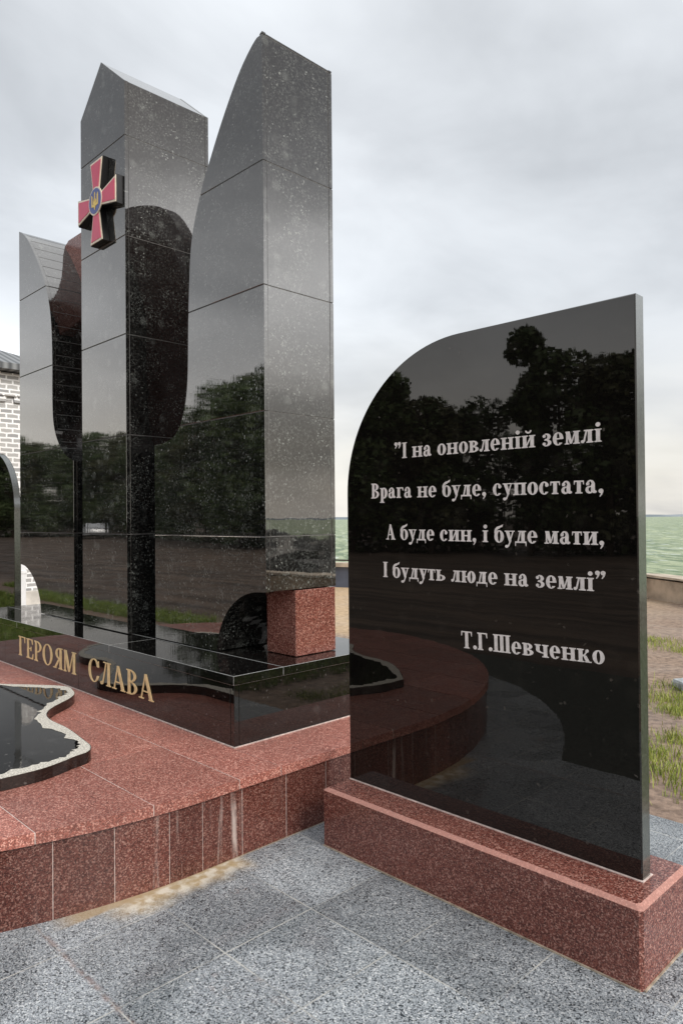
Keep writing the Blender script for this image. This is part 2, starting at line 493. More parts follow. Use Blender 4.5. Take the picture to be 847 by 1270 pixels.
# --- white pointed brickwork
m, nt, b = new_mat('grey_brick_white_joints')
p = wpos(nt)
sx = N(nt, 'ShaderNodeSeparateXYZ')
nt.links.new(p, sx.inputs[0])
cb = N(nt, 'ShaderNodeCombineXYZ')
nt.links.new(math_n(nt, 'ADD', sx.outputs[0], sx.outputs[1]), cb.inputs[0])
nt.links.new(math_n(nt, 'ADD', sx.outputs[2], 0.02), cb.inputs[1])
br = N(nt, 'ShaderNodeTexBrick')
br.inputs['Scale'].default_value = 1.0
br.inputs['Brick Width'].default_value = 0.19
br.inputs['Row Height'].default_value = 0.075
br.inputs['Mortar Size'].default_value = 0.0135
br.inputs['Mortar Smooth'].default_value = 0.15
br.inputs['Color1'].default_value = (0.30, 0.30, 0.305, 1)
br.inputs['Color2'].default_value = (0.46, 0.45, 0.44, 1)
br.inputs['Mortar'].default_value = (0.86, 0.86, 0.86, 1)
wn = N(nt, 'ShaderNodeTexNoise')
wn.inputs['Scale'].default_value = 9
nt.links.new(p, wn.inputs['Vector'])
va = N(nt, 'ShaderNodeVectorMath')
va.operation = 'MULTIPLY_ADD'
nt.links.new(wn.outputs['Color'], va.inputs[0])
va.inputs[1].default_value = (0.03, 0.026, 0)
nt.links.new(cb.outputs[0], va.inputs[2])
nt.links.new(va.outputs[0], br.inputs['Vector'])
dirt = maprange(nt, noise(nt, p, 1.4, 5), 0.45, 0.7, 0, 0.25)
c = mix(nt, dirt, br.outputs['Color'], (0.42, 0.38, 0.33))
setv(nt, b.inputs['Base Color'], c)
b.inputs['Roughness'].default_value = 0.85
bump(nt, b, math_n(nt, 'MULTIPLY', br.outputs['Fac'], 1.0), 0.4, 0.012)
M['brick'] = m
m, nt, b = new_mat('grey_corrugated_sheet')
p = wpos(nt)
wv = N(nt, 'ShaderNodeTexWave')
wv.inputs['Scale'].default_value = 2.4
wv.bands_direction = 'Y'
nt.links.new(p, wv.inputs['Vector'])
c = mix(nt, wv.outputs['Fac'], (0.06, 0.065, 0.07), (0.22, 0.23, 0.235))
setv(nt, b.inputs['Base Color'], c)
b.inputs['Roughness'].default_value = 0.55
M['roof'] = m
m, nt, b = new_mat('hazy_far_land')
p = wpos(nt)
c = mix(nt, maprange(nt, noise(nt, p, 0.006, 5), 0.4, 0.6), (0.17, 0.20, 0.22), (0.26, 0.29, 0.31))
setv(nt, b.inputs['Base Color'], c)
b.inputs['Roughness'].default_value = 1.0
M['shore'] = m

# ------------------------------------------------------------------ helpers


def link(name, me, parent=None, loc=(0, 0, 0)):
    o = bpy.data.objects.new(name, me)
    COL.objects.link(o)
    o.location = loc
    if parent is not None:
        o.parent = parent
        if parent.parent is None:
            o.location = Vector(loc) - parent.location
        else:
            o.location = Vector(loc) - parent.parent.location - parent.location
    return o


def obj(name, bm, mats, parent=None, smooth=False):
    """world-space bmesh -> ONE mesh object (offset back by the parent's place)"""
    me = bpy.data.meshes.new(name)
    bmesh.ops.recalc_face_normals(bm, faces=bm.faces[:])
    bm.to_mesh(me)
    bm.free()
    for q in (mats if isinstance(mats, (list, tuple)) else [mats]):
        me.materials.append(q)
    if smooth:
        for f in me.polygons:
            f.use_smooth = True
    return link(name, me, parent)


def thing(name, label, cat, loc=(0, 0, 0), group=None):
    o = bpy.data.objects.new(name, None)
    COL.objects.link(o)
    o.location = loc
    o.empty_display_size = 0.2
    return tag(o, label, cat, group)


def tag(o, label, cat, group=None, kind=None):
    if label:
        o['label'] = label
    if cat:
        o['category'] = cat
    if group:
        o['group'] = group
    if kind:
        o['kind'] = kind
    return o


def struct(name, bm, mat, smooth=False):
    o = obj(name, bm, mat, None, smooth)
    o['kind'] = 'structure'
    return o


def box(bm, x0, y0, z0, x1, y1, z1, bev=0.0, mi=0, seg=1, bmi=None):
    vs = [bm.verts.new(q) for q in ((x0, y0, z0), (x1, y0, z0), (x1, y1, z0), (x0, y1, z0), (x0, y0, z1), (x1, y0, z1), (x1, y1, z1), (x0, y1, z1))]
    fs = [bm.faces.new([vs[i] for i in q]) for q in ((3, 2, 1, 0), (4, 5, 6, 7), (0, 1, 5, 4), (1, 2, 6, 5), (2, 3, 7, 6), (3, 0, 4, 7))]
    for f in fs:
        f.material_index = mi
    if bev:
        es = list({e for f in fs for e in f.edges})
        r = bmesh.ops.bevel(bm, geom=es, offset=bev, segments=seg, affect='EDGES', profile=0.5)
        for f in r['faces']:
            f.material_index = mi if bmi is None else bmi
    return vs


def prism(bm, pts, axis, d0, d1, bev=0.0, jitter=0.0, mi=0, bev_mi=None, side_mi=None):
    """extrude a 2D outline; axis 'y': pts are (x,z), axis 'z': pts are (x,y), axis 'x': pts are (y,z)"""
    def P3(q, d):
        return {'y': (q[0], d, q[1]), 'z': (q[0], q[1], d), 'x': (d, q[0], q[1])}[axis]
    a = [bm.verts.new(P3(q, d0)) for q in pts]
    c = [bm.verts.new(P3(q, d1)) for q in pts]
    n = len(pts)
    fs = [bm.faces.new(a), bm.faces.new(c[::-1])]
    ss = [bm.faces.new((a[i], c[i], c[(i + 1) % n], a[(i + 1) % n])) for i in range(n)]
    for f in fs:
        f.material_index = mi
    for f in ss:
        f.material_index = mi if side_mi is None else side_mi
    vv = a + c
    if bev:
        es = [e for f in fs for e in f.edges]
        r = bmesh.ops.bevel(bm, geom=es, offset=bev, segments=1, affect='EDGES', profile=0.5)
        if bev_mi is not None:
            for f in r['faces']:
                if len(f.verts) == 4 and f.calc_area() < 4 * bev:
                    f.material_index = bev_mi
        vv = list({v for f in fs + ss + r['faces'] if f.is_valid for v in f.verts})
    if jitter:
        cen = sum((v.co for v in vv), Vector()) / len(vv)
        rot = Matrix.Rotation(random.uniform(-jitter, jitter), 3, 'X') @ Matrix.Rotation(random.uniform(-jitter, jitter), 3, 'Z')
        for v in vv:
            v.co = cen + rot @ (v.co - cen)
    return vv


def clip(pts, k, lo, hi):
    """clip outline to lo <= coord[k] <= hi"""
    for val, sgn in ((lo, 1), (hi, -1)):
        outp = []
        n = len(pts)
        for i in range(n):
            a, b2 = pts[i], pts[(i + 1) % n]
            ia, ib = sgn * (a[k] - val) >= 0, sgn * (b2[k] - val) >= 0
            if ia:
                outp.append(a)
            if ia != ib:
                t = (val - a[k]) / (b2[k] - a[k])
                outp.append((a[0] + t * (b2[0] - a[0]), a[1] + t * (b2[1] - a[1])))
        pts = outp
        if len(pts) < 3:
            return []
    res = []
    for q in pts:
        if not res or math.hypot(q[0] - res[-1][0], q[1] - res[-1][1]) > 1e-5:
            res.append(q)
    if len(res) > 2 and math.hypot(res[0][0] - res[-1][0], res[0][1] - res[-1][1]) < 1e-5:
        res.pop()
    return res if len(res) > 2 else []


def spline(pts, n=6):
    """Catmull-Rom through pts"""
    P = [np.array(q, float) for q in pts]
    P = [2 * P[0] - P[1]] + P + [2 * P[-1] - P[-2]]
    o = []
    for i in range(1, len(P) - 2):
        for k in range(n):
            t = k / n
            o.append(tuple(0.5 * (2 * P[i] + (P[i + 1] - P[i - 1]) * t + (2 * P[i - 1] - 5 * P[i] + 4 * P[i + 1] - P[i + 2]) * t * t + (3 * P[i] - P[i - 1] - 3 * P[i + 1] + P[i + 2]) * t ** 3)))
    o.append(tuple(P[-2]))
    return o


def inset_poly(pts, d):
    n = len(pts)
    area = sum(pts[i][0] * pts[(i + 1) % n][1] - pts[(i + 1) % n][0] * pts[i][1] for i in range(n))
    sg = 1 if area > 0 else -1
    res = []
    for i in range(n):
        a, b2, c2 = np.array(pts[i - 1]), np.array(pts[i]), np.array(pts[(i + 1) % n])
        u = (b2 - a) / (np.linalg.norm(b2 - a) + 1e-12)
        v = (c2 - b2) / (np.linalg.norm(c2 - b2) + 1e-12)
        n1 = np.array((-u[1], u[0])) * sg
        n2 = np.array((-v[1], v[0])) * sg
        k = n1 + n2
        den = max(0.35, 1 + n1 @ n2)
        res.append(tuple(b2 + k / den * d))
    return res


# ------------------------------------------------------------------ lettering (outlines drawn as distance fields)
def rect(x0, y0, x1, y1):
    return lambda X, Y: np.maximum(np.abs(X - (x0 + x1) / 2) - (x1 - x0) / 2, np.abs(Y - (y0 + y1) / 2) - (y1 - y0) / 2)


def ell(cx, cy, rx, ry):
    return lambda X, Y: (np.sqrt(((X - cx) / rx) ** 2 + ((Y - cy) / ry) ** 2) - 1) * min(rx, ry)


def poly(*pts):
    """convex polygon"""
    n = len(pts)
    ar = sum(pts[i][0] * pts[(i + 1) % n][1] - pts[(i + 1) % n][0] * pts[i][1] for i in range(n))
    pp = pts if ar > 0 else pts[::-1]

    def f(X, Y):
        d = None
        for i in range(n):
            a, b2 = pp[i], pp[(i + 1) % n]
            ex, ey = b2[0] - a[0], b2[1] - a[1]
            L = math.hypot(ex, ey)
            e = ((X - a[0]) * ey - (Y - a[1]) * ex) / L
            d = e if d is None else np.maximum(d, e)
        return d
    return f


def U(*fs):
    def f(X, Y):
        d = fs[0](X, Y)
        for g in fs[1:]:
            d = np.minimum(d, g(X, Y))
        return d
    return f


def S(a, *bs):
    def f(X, Y):
        d = a(X, Y)
        for g in bs:
            d = np.maximum(d, -g(X, Y))
        return d
    return f


def I(a, b2):
    return lambda X, Y: np.maximum(a(X, Y), b2(X, Y))


def par(x0, y0, x1, y1, w):
    """slanted bar of horizontal width w from (x0,y0) to (x1,y1), flat ends"""
    return poly((x0, y0), (x0 + w, y0), (x1 + w, y1), (x1, y1))


def serif_font(SW, HL, SF):
    """SW stem width, HL hairline, SF serif reach (cap height 1, x height 0.68)"""
    X = 0.68

    def stem(x, y0, y1, bot=True, top=True, w=None, sf=None):
        w = SW if w is None else w
        s = SF if sf is None else sf
        parts = [rect(x, y0, x + w, y1)]
        t = HL * 1.05
        if bot:
            parts += [rect(x - s, y0, x + w + s, y0 + t), poly((x - s * .35, y0 + t * .9), (x + w + s * .35, y0 + t * .9), (x + w, y0 + t + s * .6), (x, y0 + t + s * .6))]
        if top:
            parts += [rect(x - s, y1 - t, x + w + s, y1), poly((x - s * .35, y1 - t * .9), (x + w + s * .35, y1 - t * .9), (x + w, y1 - t - s * .6), (x, y1 - t - s * .6))]
        return U(*parts)

    def ring(cx, cy, rx, ry, t=None, h=None):
        t = SW * 1.02 if t is None else t
        h = HL if h is None else h
        return S(ell(cx, cy, rx, ry), ell(cx, cy, rx - t, ry - h))

    G = {}
    s = SF
    gx = SW * 1.15
    # ---- lower case
    w2 = s + SW + gx + SW + s

    def two(h):
        return s, s + SW + gx
    a, b2 = two(X)
    G['н'] = (U(stem(a, 0, X), stem(b2, 0, X), rect(a, X * .46, b2 + .01, X * .46 + HL * 1.3)), w2)
    G['и'] = (U(stem(a, 0, X), stem(b2, 0, X), par(a + SW * .7, X * .08, b2 + SW * .3 - HL, X * .92, HL * 1.4)), w2)
    brv = S(I(ell((a + b2 + SW) / 2, .93, .17, .145), rect(0, .70, 1.2, .92)), ell((a + b2 + SW) / 2, .955, .10, .085))
    G['й'] = (U(G['и'][0], brv, ell((a + b2 + SW) / 2 - .13, .92, .045, .045), ell((a + b2 + SW) / 2 + .13, .92, .045, .045)), w2)
    G['п'] = (U(stem(a, 0, X), stem(b2, 0, X), rect(a, X - HL * 1.5, b2 + .02, X)), w2)
    G['о'] = (ring(.30, X / 2, .29, X / 2 + .015), .60)
    G['а'] = (U(rect(.29, .08, .29 + SW, X * .66), ell(.29 + SW * .5 + .075, .075, .11, .075),
                I(S(ell(.27, X * .62, .29 - .07 + SW * .0 + (.29 + SW - .49), X * .40), ell(.25, X * .58, .25 + .29 - .46, X * .33)), rect(0, X * .60, .29 + SW, 1)),
                ell(.135, X * .73, .085, .085),
                S(ell(.215, .185, .195, .20), ell(.27, .20, .10, .125))), .29 + SW + .12)
    G['в'] = (U(stem(s, 0, X),
                I(S(ell(s + SW * .9, X * .745, .25 + SW * .35, X * .255), ell(s + SW * .9, X * .75, .25 + SW * .35 - SW * .95, X * .255 - HL)), rect(s + SW * .8, 0, 1, 1)),
                I(S(ell(s + SW * .9, X * .265, .30 + SW * .35, X * .265), ell(s + SW * .9, X * .26, .30 + SW * .35 - SW, X * .265 - HL)), rect(s + SW * .8, 0, 1, 1))), s + SW * .9 + .30 + SW * .35 + .03)
    lx = .24
    lam = U(stem(lx + .10, 0, X), rect(lx - .10, X - HL * 1.2, lx + .12, X), par(.10, .06, lx, X, HL * 1.5), ell(.075, .08, .08, .08),
            poly((.07, 0), (.13, .0), (.20, .12), (.13, .2)))
    G['л'] = (lam, lx + .10 + SW + s)
    cut = rect(.34, X * .20, .9, X * .50)
    G['е'] = (U(S(ring(.29, X / 2, .275, X / 2 + .015, SW, HL * .95), rect(.36, X * .19, .9, X * .46)), rect(.12, X * .46, .54, X * .46 + HL * 1.1)), .585)
    G['і'] = (U(stem(s, 0, X), ell(s + SW / 2, .90, .115, .115)), SW + 2 * s)
    G['з'] = (U(I(S(ell(.20, X * .74, .24, X * .27), ell(.17, X * .74, .24 - SW * .72, X * .27 - HL)), rect(.13, 0, 1, 1)),
                I(S(ell(.20, X * .26, .28, X * .275), ell(.17, X * .26, .28 - SW * .8, X * .275 - HL)), rect(.11, -.1, 1, 1)),
                rect(.14, X * .49, .25, X * .49 + HL * 1.2), ell(.10, X * .80, .085, .085), ell(.095, X * .185, .085, .085)), .50)
    mw = .30
    G['м'] = (U(stem(s, 0, X, w=HL * 1.5, top=False), stem(s + mw * 1.45, 0, X, True, True),
                poly((s - s * .6, X), (s + SW * .95, X), (s + mw * .98, .12), (s + mw * .70, .0)),
                par(s + mw * .76, .03, s + mw * 1.45, X, HL * 1.2)), s + mw * 1.45 + SW + s)
    G['р'] = (U(stem(s, -.30, X), I(S(ell(s + SW + .05, X / 2, .27, X / 2 + .015), ell(s + SW + .02, X / 2, .27 - SW + .02, X / 2 - HL)), rect(s + SW * .8, -.1, 1, 1))), s + SW + .05 + .29)
    G['г'] = (U(stem(s, 0, X), rect(s, X - HL * 1.3, s + SW + .24, X), poly((s + SW + .16, X), (s + SW + .24, X), (s + SW + .24, X - .22), (s + SW + .21, X - .22))), s + SW + .26)
    G['б'] = (U(ring(.30, .34, .29, .355), I(S(ell(.36, .60, .35, .34), ell(.40, .52, .27, .29)), rect(-.1, .36, .36, 1.1)),
                poly((.33, .84), (.50, .88), (.54, 1.03), (.34, .94)), poly((.48, .90), (.53, .98), (.56, 1.06), (.50, .99))), .60)
    G['у'] = (U(poly((s * .6, X), (s * .6 + SW * 1.1, X), (.40, .10), (.31, -.08)), rect(-.0, X - HL, s + SW + .1, X),
                par(.19, -.22, .48, X, HL * 1.25), rect(.38, X - HL, .60, X), ell(.115, -.21, .095, .085), poly((.12, -.29), (.19, -.28), (.26, -.16), (.2, -.1))), .58)
    G['д'] = (U(stem(lx + .13, 0, X, bot=False), rect(lx - .06, X - HL * 1.2, lx + .16, X), par(.13, .04, lx + .03, X, HL * 1.5),
                rect(.0, 0, lx + .13 + SW + s + .02, HL * 1.6), poly((0, .03), (.06, .03), (.035, -.18), (.0, -.18)),
                poly((lx + .13 + SW + s - .04, .03), (lx + .13 + SW + s + .02, .03), (lx + .13 + SW + s + .02, -.18), (lx + .13 + SW + s - .015, -.18))), lx + .13 + SW + s + .03)
    G['с'] = (U(S(ring(.29, X / 2, .275, X / 2 + .015, SW, HL * .95), rect(.33, X * .20, .9, X * .72)), ell(.43, X * .72, .09, .09)), .56)
    tw = .27
    G['т'] = (U(stem(tw - SW / 2, 0, X, top=False), rect(.02, X - HL * 1.3, 2 * tw - .02, X), poly((.02, X), (.09, X), (.045, X - .22), (.02, X - .22)),
                poly((2 * tw - .09, X), (2 * tw - .02, X), (2 * tw - .02, X - .22), (2 * tw - .045, X - .22))), 2 * tw)
    G['ь'] = (U(stem(s, 0, X), I(S(ell(s + SW * .9, X * .28, .30 + SW * .35, X * .28), ell(s + SW * .9, X * .28, .30 + SW * .35 - SW, X * .28 - HL)), rect(s + SW * .8, 0, 1, 1))), s + SW * .9 + .30 + SW * .35 + .03)
    G['ю'] = (U(stem(s, 0, X), rect(s + SW, X * .46, s + SW + .18, X * .46 + HL * 1.3), ring(s + SW + .39, X / 2, .26, X / 2 + .015)), s + SW + .67)
    G['ч'] = (U(stem(b2, 0, X), stem(a, X * .5, X, bot=False), I(S(ell(b2, X * .56, b2 - a, X * .26), ell(b2, X * .60, b2 - a - SW * .9, X * .26 - HL * .5)), rect(0, 0, b2 + .02, X * .56))), w2)
    G['к'] = (U(stem(s, 0, X), rect(s + SW, X * .47, s + SW + .07, X * .47 + HL * 1.2), par(s + SW + .03, X * .47, s + SW + .20, X * .88, HL * 1.5), ell(s + SW + .235, X * .87, .085, .085),
                par(s + SW + .19, 0, s + SW + .03, X * .50, SW * .9), rect(s + SW + .13, 0, s + SW + .19 + SW * .9 + s, HL)), s + SW + .19 + SW * .9 + s)
    # ---- capitals
    G['І'] = (stem(s, 0, 1), SW + 2 * s)
    bw = .33 + SW * .3
    lobe1 = I(S(ell(s + SW * .9, .755, bw * .88, .245), ell(s + SW * .9, .755, bw * .88 - SW, .245 - HL)), rect(s + SW * .8, 0, 1.5, 1.1))
    lobe2 = I(S(ell(s + SW * .9, .265, bw, .265), ell(s + SW * .9, .265, bw - SW, .265 - HL)), rect(s + SW * .8, 0, 1.5, 1.1))
    G['В'] = (U(stem(s, 0, 1), lobe1, lobe2), s + SW * .9 + bw + .03)
    G['Р'] = (U(stem(s, 0, 1), I(S(ell(s + SW * .9, .72, bw * .95, .28), ell(s + SW * .9, .72, bw * .95 - SW, .28 - HL)), rect(s + SW * .8, 0, 1.5, 1.1))), s + SW * .9 + bw + .0)
    aw = .72
    G['А'] = (U(poly((aw * .40, 1), (aw * .55, 1.0), (aw * .96, 0), (aw * .96 - SW * 1.12, 0), (aw * .40, .93)), par(.09, 0, aw * .42, .97, HL * 1.3), rect(.20, .29, aw * .75, .29 + HL * 1.1),
                rect(0, 0, .25, HL), rect(aw * .96 - SW * 1.12 - s * .8, 0, aw * .96 + s * .8, HL)), aw + s * .4)
    G['Т'] = (U(stem(.36 - SW / 2, 0, 1, top=False), rect(.02, 1 - HL * 1.2, .70, 1), poly((.02, 1), (.10, 1), (.05, .72), (.02, .72)), poly((.62, 1), (.70, 1), (.70, .72), (.67, .72))), .72)
    G['Г'] = (U(stem(s, 0, 1), rect(s, 1 - HL * 1.2, s + SW + .34, 1), poly((s + SW + .25, 1), (s + SW + .34, 1), (s + SW + .34, .70), (s + SW + .31, .70))), s + SW + .37)
    g2 = SW * .80
    G['Ш'] = (U(stem(s, 0, 1), stem(s + SW + g2, 0, 1), stem(s + 2 * SW + 2 * g2, 0, 1), rect(s, 0, s + 3 * SW + 2 * g2, HL * 1.2)), 2 * s + 3 * SW + 2 * g2)
    G['Е'] = (U(stem(s, 0, 1), rect(s, 1 - HL * 1.2, s + SW + .30, 1), rect(s, 0, s + SW + .33, HL * 1.2), rect(s, .49, s + SW + .19, .49 + HL),
                poly((s + SW + .22, 1), (s + SW + .30, 1), (s + SW + .30, .74), (s + SW + .275, .74)), poly((s + SW + .23, 0), (s + SW + .33, 0), (s + SW + .35, .28), (s + SW + .32, .28)),
                rect(s + SW + .155, .40, s + SW + .19, .62)), s + SW + .37)
    G['О'] = (ring(.37, .5, .35, .515, SW * 1.03, HL), .74)
    yw = .30 + SW
    G['Я'] = (U(stem(yw, 0, 1), I(S(ell(yw + SW * .1, .73, .30, .27), ell(yw + SW * .1, .73, .30 - SW, .27 - HL)), rect(-1, 0, yw + SW * .2, 1.1)),
                poly((.04, 0), (.04 + SW * 1.0, 0), (yw + .04, .49), (yw - SW * .55, .49)), rect(-.02, 0, .04 + SW + s * .6, HL)), yw + SW + s)
    cw = .36
    G['М'] = (U(stem(s, 0, 1, w=HL * 1.5, top=False), stem(s + cw * 1.55, 0, 1), poly((s - s * .6, 1), (s + SW * .95, 1), (s + cw * 1.02, .12), (s + cw * .74, .0)),
                par(s + cw * .80, .03, s + cw * 1.55, 1, HL * 1.2)), s + cw * 1.55 + SW + s)
    G['С'] = (U(S(ring(.36, .5, .34, .515, SW * 1.03, HL), rect(.44, .30, 1, .68)), poly((.60, .66), (.65, .66), (.65, .98), (.61, .90)), poly((.52, .88), (.62, .78), (.65, .66), (.60, .70))), .69)
    l2 = .32
    G['Л'] = (U(stem(l2 + .10, 0, 1), rect(l2 - .14, 1 - HL * 1.1, l2 + .12, 1), par(.11, .06, l2, 1, HL * 1.3), ell(.08, .075, .085, .075)), l2 + .10 + SW + s)
    # ---- marks
    G['.'] = (ell(.12, .105, .115, .115), .24)
    com = U(ell(.13, .11, .115, .115), poly((.14, .10), (.245, .10), (.20, -.06), (.13, -.02)), poly((.13, -.02), (.20, -.06), (.09, -.20), (.06, -.17)))
    G[','] = (com, .27)
    G['”'] = (U(*[(lambda X_, Y_, f=com, d=d: f(X_ - d, Y_ - .84)) for d in (0, .27)]), .56)
    G[' '] = (None, .30)
    return G


_glyphs = {}


def glyph_polys(fid, G, ch, res=44):
    """marching squares of the glyph field -> (faces as lists of 2D points, outline segments)"""
    key = (fid, ch)
    if key in _glyphs:
        return _glyphs[key]
    f, adv = G[ch]
    if f is None:
        _glyphs[key] = ([], [], adv)
        return _glyphs[key]
    x0, x1, y0, y1 = -.15, adv + .2, -.36, 1.12
    h = 1.0 / res
    xs = np.arange(x0, x1 + h, h)
    ys = np.arange(y0, y1 + h, h)
    XX, YY = np.meshgrid(xs, ys)
    D = f(XX, YY) + 1e-7
    faces, segs = [], []
    ins = D < 0
    for j in range(len(ys) - 1):
        run = None
        for i in range(len(xs) - 1):
            q = (ins[j, i], ins[j, i + 1], ins[j + 1, i + 1], ins[j + 1, i])
            if all(q):
                if run is None:
                    run = i
                continue
            if run is not None:
                faces.append([(xs[run], ys[j]), (xs[i], ys[j]), (xs[i], ys[j + 1]), (xs[run], ys[j + 1])])
                run = None
            if not any(q):
                continue
            cs = [(xs[i], ys[j], D[j, i]), (xs[i + 1], ys[j], D[j, i + 1]), (xs[i + 1], ys[j + 1], D[j + 1, i + 1]), (xs[i], ys[j + 1], D[j + 1, i])]
            pl, cross = [], []
            for k in range(4):
                a, b2 = cs[k], cs[(k + 1) % 4]
                if a[2] < 0:
                    pl.append(a[:2])
                if (a[2] < 0) != (b2[2] < 0):
                    t = a[2] / (a[2] - b2[2])
                    c2 = (a[0] + t * (b2[0] - a[0]), a[1] + t * (b2[1] - a[1]))
                    pl.append(c2)
                    cross.append(c2)
            if len(pl) >= 3:
                faces.append(pl)
            for k in range(0, len(cross) - 1, 2):
                segs.append((cross[k], cross[k + 1]))
        if run is not None:
            faces.append([(xs[run], ys[j]), (xs[-1], ys[j]), (xs[-1], ys[j + 1]), (xs[run], ys[j + 1])])
    _glyphs[key] = (faces, segs, adv)
    return _glyphs[key]


def text_width(G, txt, track):
    return sum(G[c][1] + track for c in txt) - track


def lay_text(fid, G, txt, p0, p1, cap, ysurf, depth, track=.03, res=44):
    """letters standing on the line p0->p1 (x,z), spread to fill it; returns one bmesh per letter"""
    W = text_width(G, txt, track)
    ex = np.array(p1) - np.array(p0)
    L = np.linalg.norm(ex)
    ex = ex / L
    ey = np.array((-ex[1], ex[0]))
    sx_ = L / W
    x = 0.0
    res_l = []
    for ch in txt:
        faces, segs, adv = glyph_polys(fid, G, ch, res)
        if faces:
            bm = bmesh.new()

            def P3(q, d):
                v = np.array(p0) + ex * (x + q[0]) * sx_ + ey * q[1] * cap
                return (v[0], ysurf - d, v[1])
            for pl in faces:
                bm.faces.new([bm.verts.new(P3(q, depth)) for q in pl])
            for a, b2 in segs:
                bm.faces.new([bm.verts.new(P3(a, depth)), bm.verts.new(P3(b2, depth)), bm.verts.new(P3(b2, -.0005)), bm.verts.new(P3(a, -.0005))])
            res_l.append(bm)
        x += adv + track
    return res_l


def merge_bms(bms):
    out_ = bmesh.new()
    me = bpy.data.meshes.new('tmp')
    for q in bms:
        q.to_mesh(me)
        out_.from_mesh(me)
        q.free()
    bpy.data.meshes.remove(me)
    return out_


BOLD = serif_font(.192, .055, .08)
ROMAN = serif_font(.128, .042, .07)

# ------------------------------------------------------------------ ground, water, far land
WALL = [(-60, -6), (-30, 5.0), (-19.0, 9.2), (-12.1, 11.9), (-8.6, 13.25), (-6.4, 14.1), (-5.94, 14.2), (-5.05, 13.62), (-2.6, 12.0), (0.5, 10.8), (4.5, 10.0), (12, 9.2), (40, 7.0), (120, 2.0), (400, -10)]
bm = bmesh.new()
pts = [(-400, -90), (-120, -30)] + WALL + [(400, -500), (-500, -500)]
f = bm.faces.new([bm.verts.new((x, y, -0.012)) for x, y in pts])
bmesh.ops.triangulate(bm, faces=[f])
struct('ground', bm, M['ground'])

bm = bmesh.new()
bm.faces.new([bm.verts.new(q) for q in ((-9000, -9000, -1.5), (9000, -9000, -1.5), (9000, 9000, -1.5), (-9000, 9000, -1.5))])
struct('sea', bm, M['sea'])

bm = bmesh.new()
prev = None
for k in range(121):
    az = R(-75 + k * 1.25)
    d = 3600
    x, y = math.sin(az) * d, math.cos(az) * d
    h = 5 + 7 * (0.5 + 0.5 * math.sin(k * 0.31)) * (0.6 + 0.4 * math.sin(k * 1.7 + 1)) + random.uniform(0, 2.5)
    if -46 < -75 + k * 1.25 < -38:
        h += 3
    ring_ = [bm.verts.new((x, y, -1.6)), bm.verts.new((x * 1.01, y * 1.01, h)), bm.verts.new((x * 1.08, y * 1.08, h * .9)), bm.verts.new((x * 1.12, y * 1.12, -1.6))]
    if prev:
        for a in range(3):
            bm.faces.new((prev[a], ring_[a], ring_[a + 1], prev[a + 1]))
    prev = ring_
struct('far_shore', bm, M['shore'])

# paving around the memorial: a thin slab
bm = bmesh.new()
prism(bm, [(-9.2, 3.888), (-9.2, -0.62), (-8.4, -1.25)] + [(-5.29 + 3.05 * math.cos(R(-q)), 1.85 + 3.05 * math.sin(R(-q))) for q in range(95, 20, -4)] + [(-2.40, 0.84), (1.6, 0.84), (1.6, 3.888)], 'z', -0.06, 0.0)
struct('plaza', bm, M['paving'])
bm = bmesh.new()
prism(bm, [(-5.2, -1.9), (3.5, -1.9), (3.5, .90), (-3.4, .90), (-5.2, 0.0)], 'z', -.07, -.005)
struct('added_dark_ground', bm, M['dark_ground'])  # unseen dark ground, added to darken the stele's mirror image


# low sea wall
def strip_wall(bm, line, t, z0, z1, mi=0):
    L = []
    for i, q in enumerate(line):
        a = np.array(line[max(0, i - 1)], float)
        b3 = np.array(line[min(len(line) - 1, i + 1)], float)
        u = (b3 - a) / np.linalg.norm(b3 - a)
        n_ = np.array((-u[1], u[0]))
        q = np.array(q, float)
        L.append((q + n_ * t[0], q + n_ * t[1]))
    prev = None
    for a, b3 in L:
        cur = [bm.verts.new((*a, z0)), bm.verts.new((*a, z1)), bm.verts.new((*b3, z1)), bm.verts.new((*b3, z0))]
        if prev:
            for k in range(4):
                fc = bm.faces.new((prev[k], cur[k], cur[(k + 1) % 4], prev[(k + 1) % 4]))
                fc.material_index = mi
        else:
            bm.faces.new(cur).material_index = mi
        prev = cur
    bm.faces.new(prev[::-1]).material_index = mi


def dense(line, step=0.8):
    o = []
    for a, b3 in zip(line[:-1], line[1:]):
        n_ = max(1, int(math.hypot(b3[0] - a[0], b3[1] - a[1]) / step))
        n_ = min(n_, 40)
        for k in range(n_):
            o.append((a[0] + (b3[0] - a[0]) * k / n_, a[1] + (b3[1] - a[1]) * k / n_))
    o.append(line[-1])
    return o


wall_line = WALL[4:]
t = thing('sea_wall', 'low weathered concrete sea wall at the edge of the green water', 'wall', (-5.94, 14.2, 0))
bm = bmesh.new()
dl = dense(wall_line)
strip_wall(bm, dl, (-0.0, 0.42), -1.8, 0.388)
for v in bm.verts:
    if v.co.z > 0:
        v.co.z += random.uniform(-.012, .012)
obj('wall_body', bm, M['concrete'], t)
bm = bmesh.new()
strip_wall(bm, dl, (-0.03, 0.45), 0.402, 0.45)
for v in bm.verts:
    v.co.z += random.uniform(-.01, .01)
obj('coping', bm, M['concrete_cap'], t)
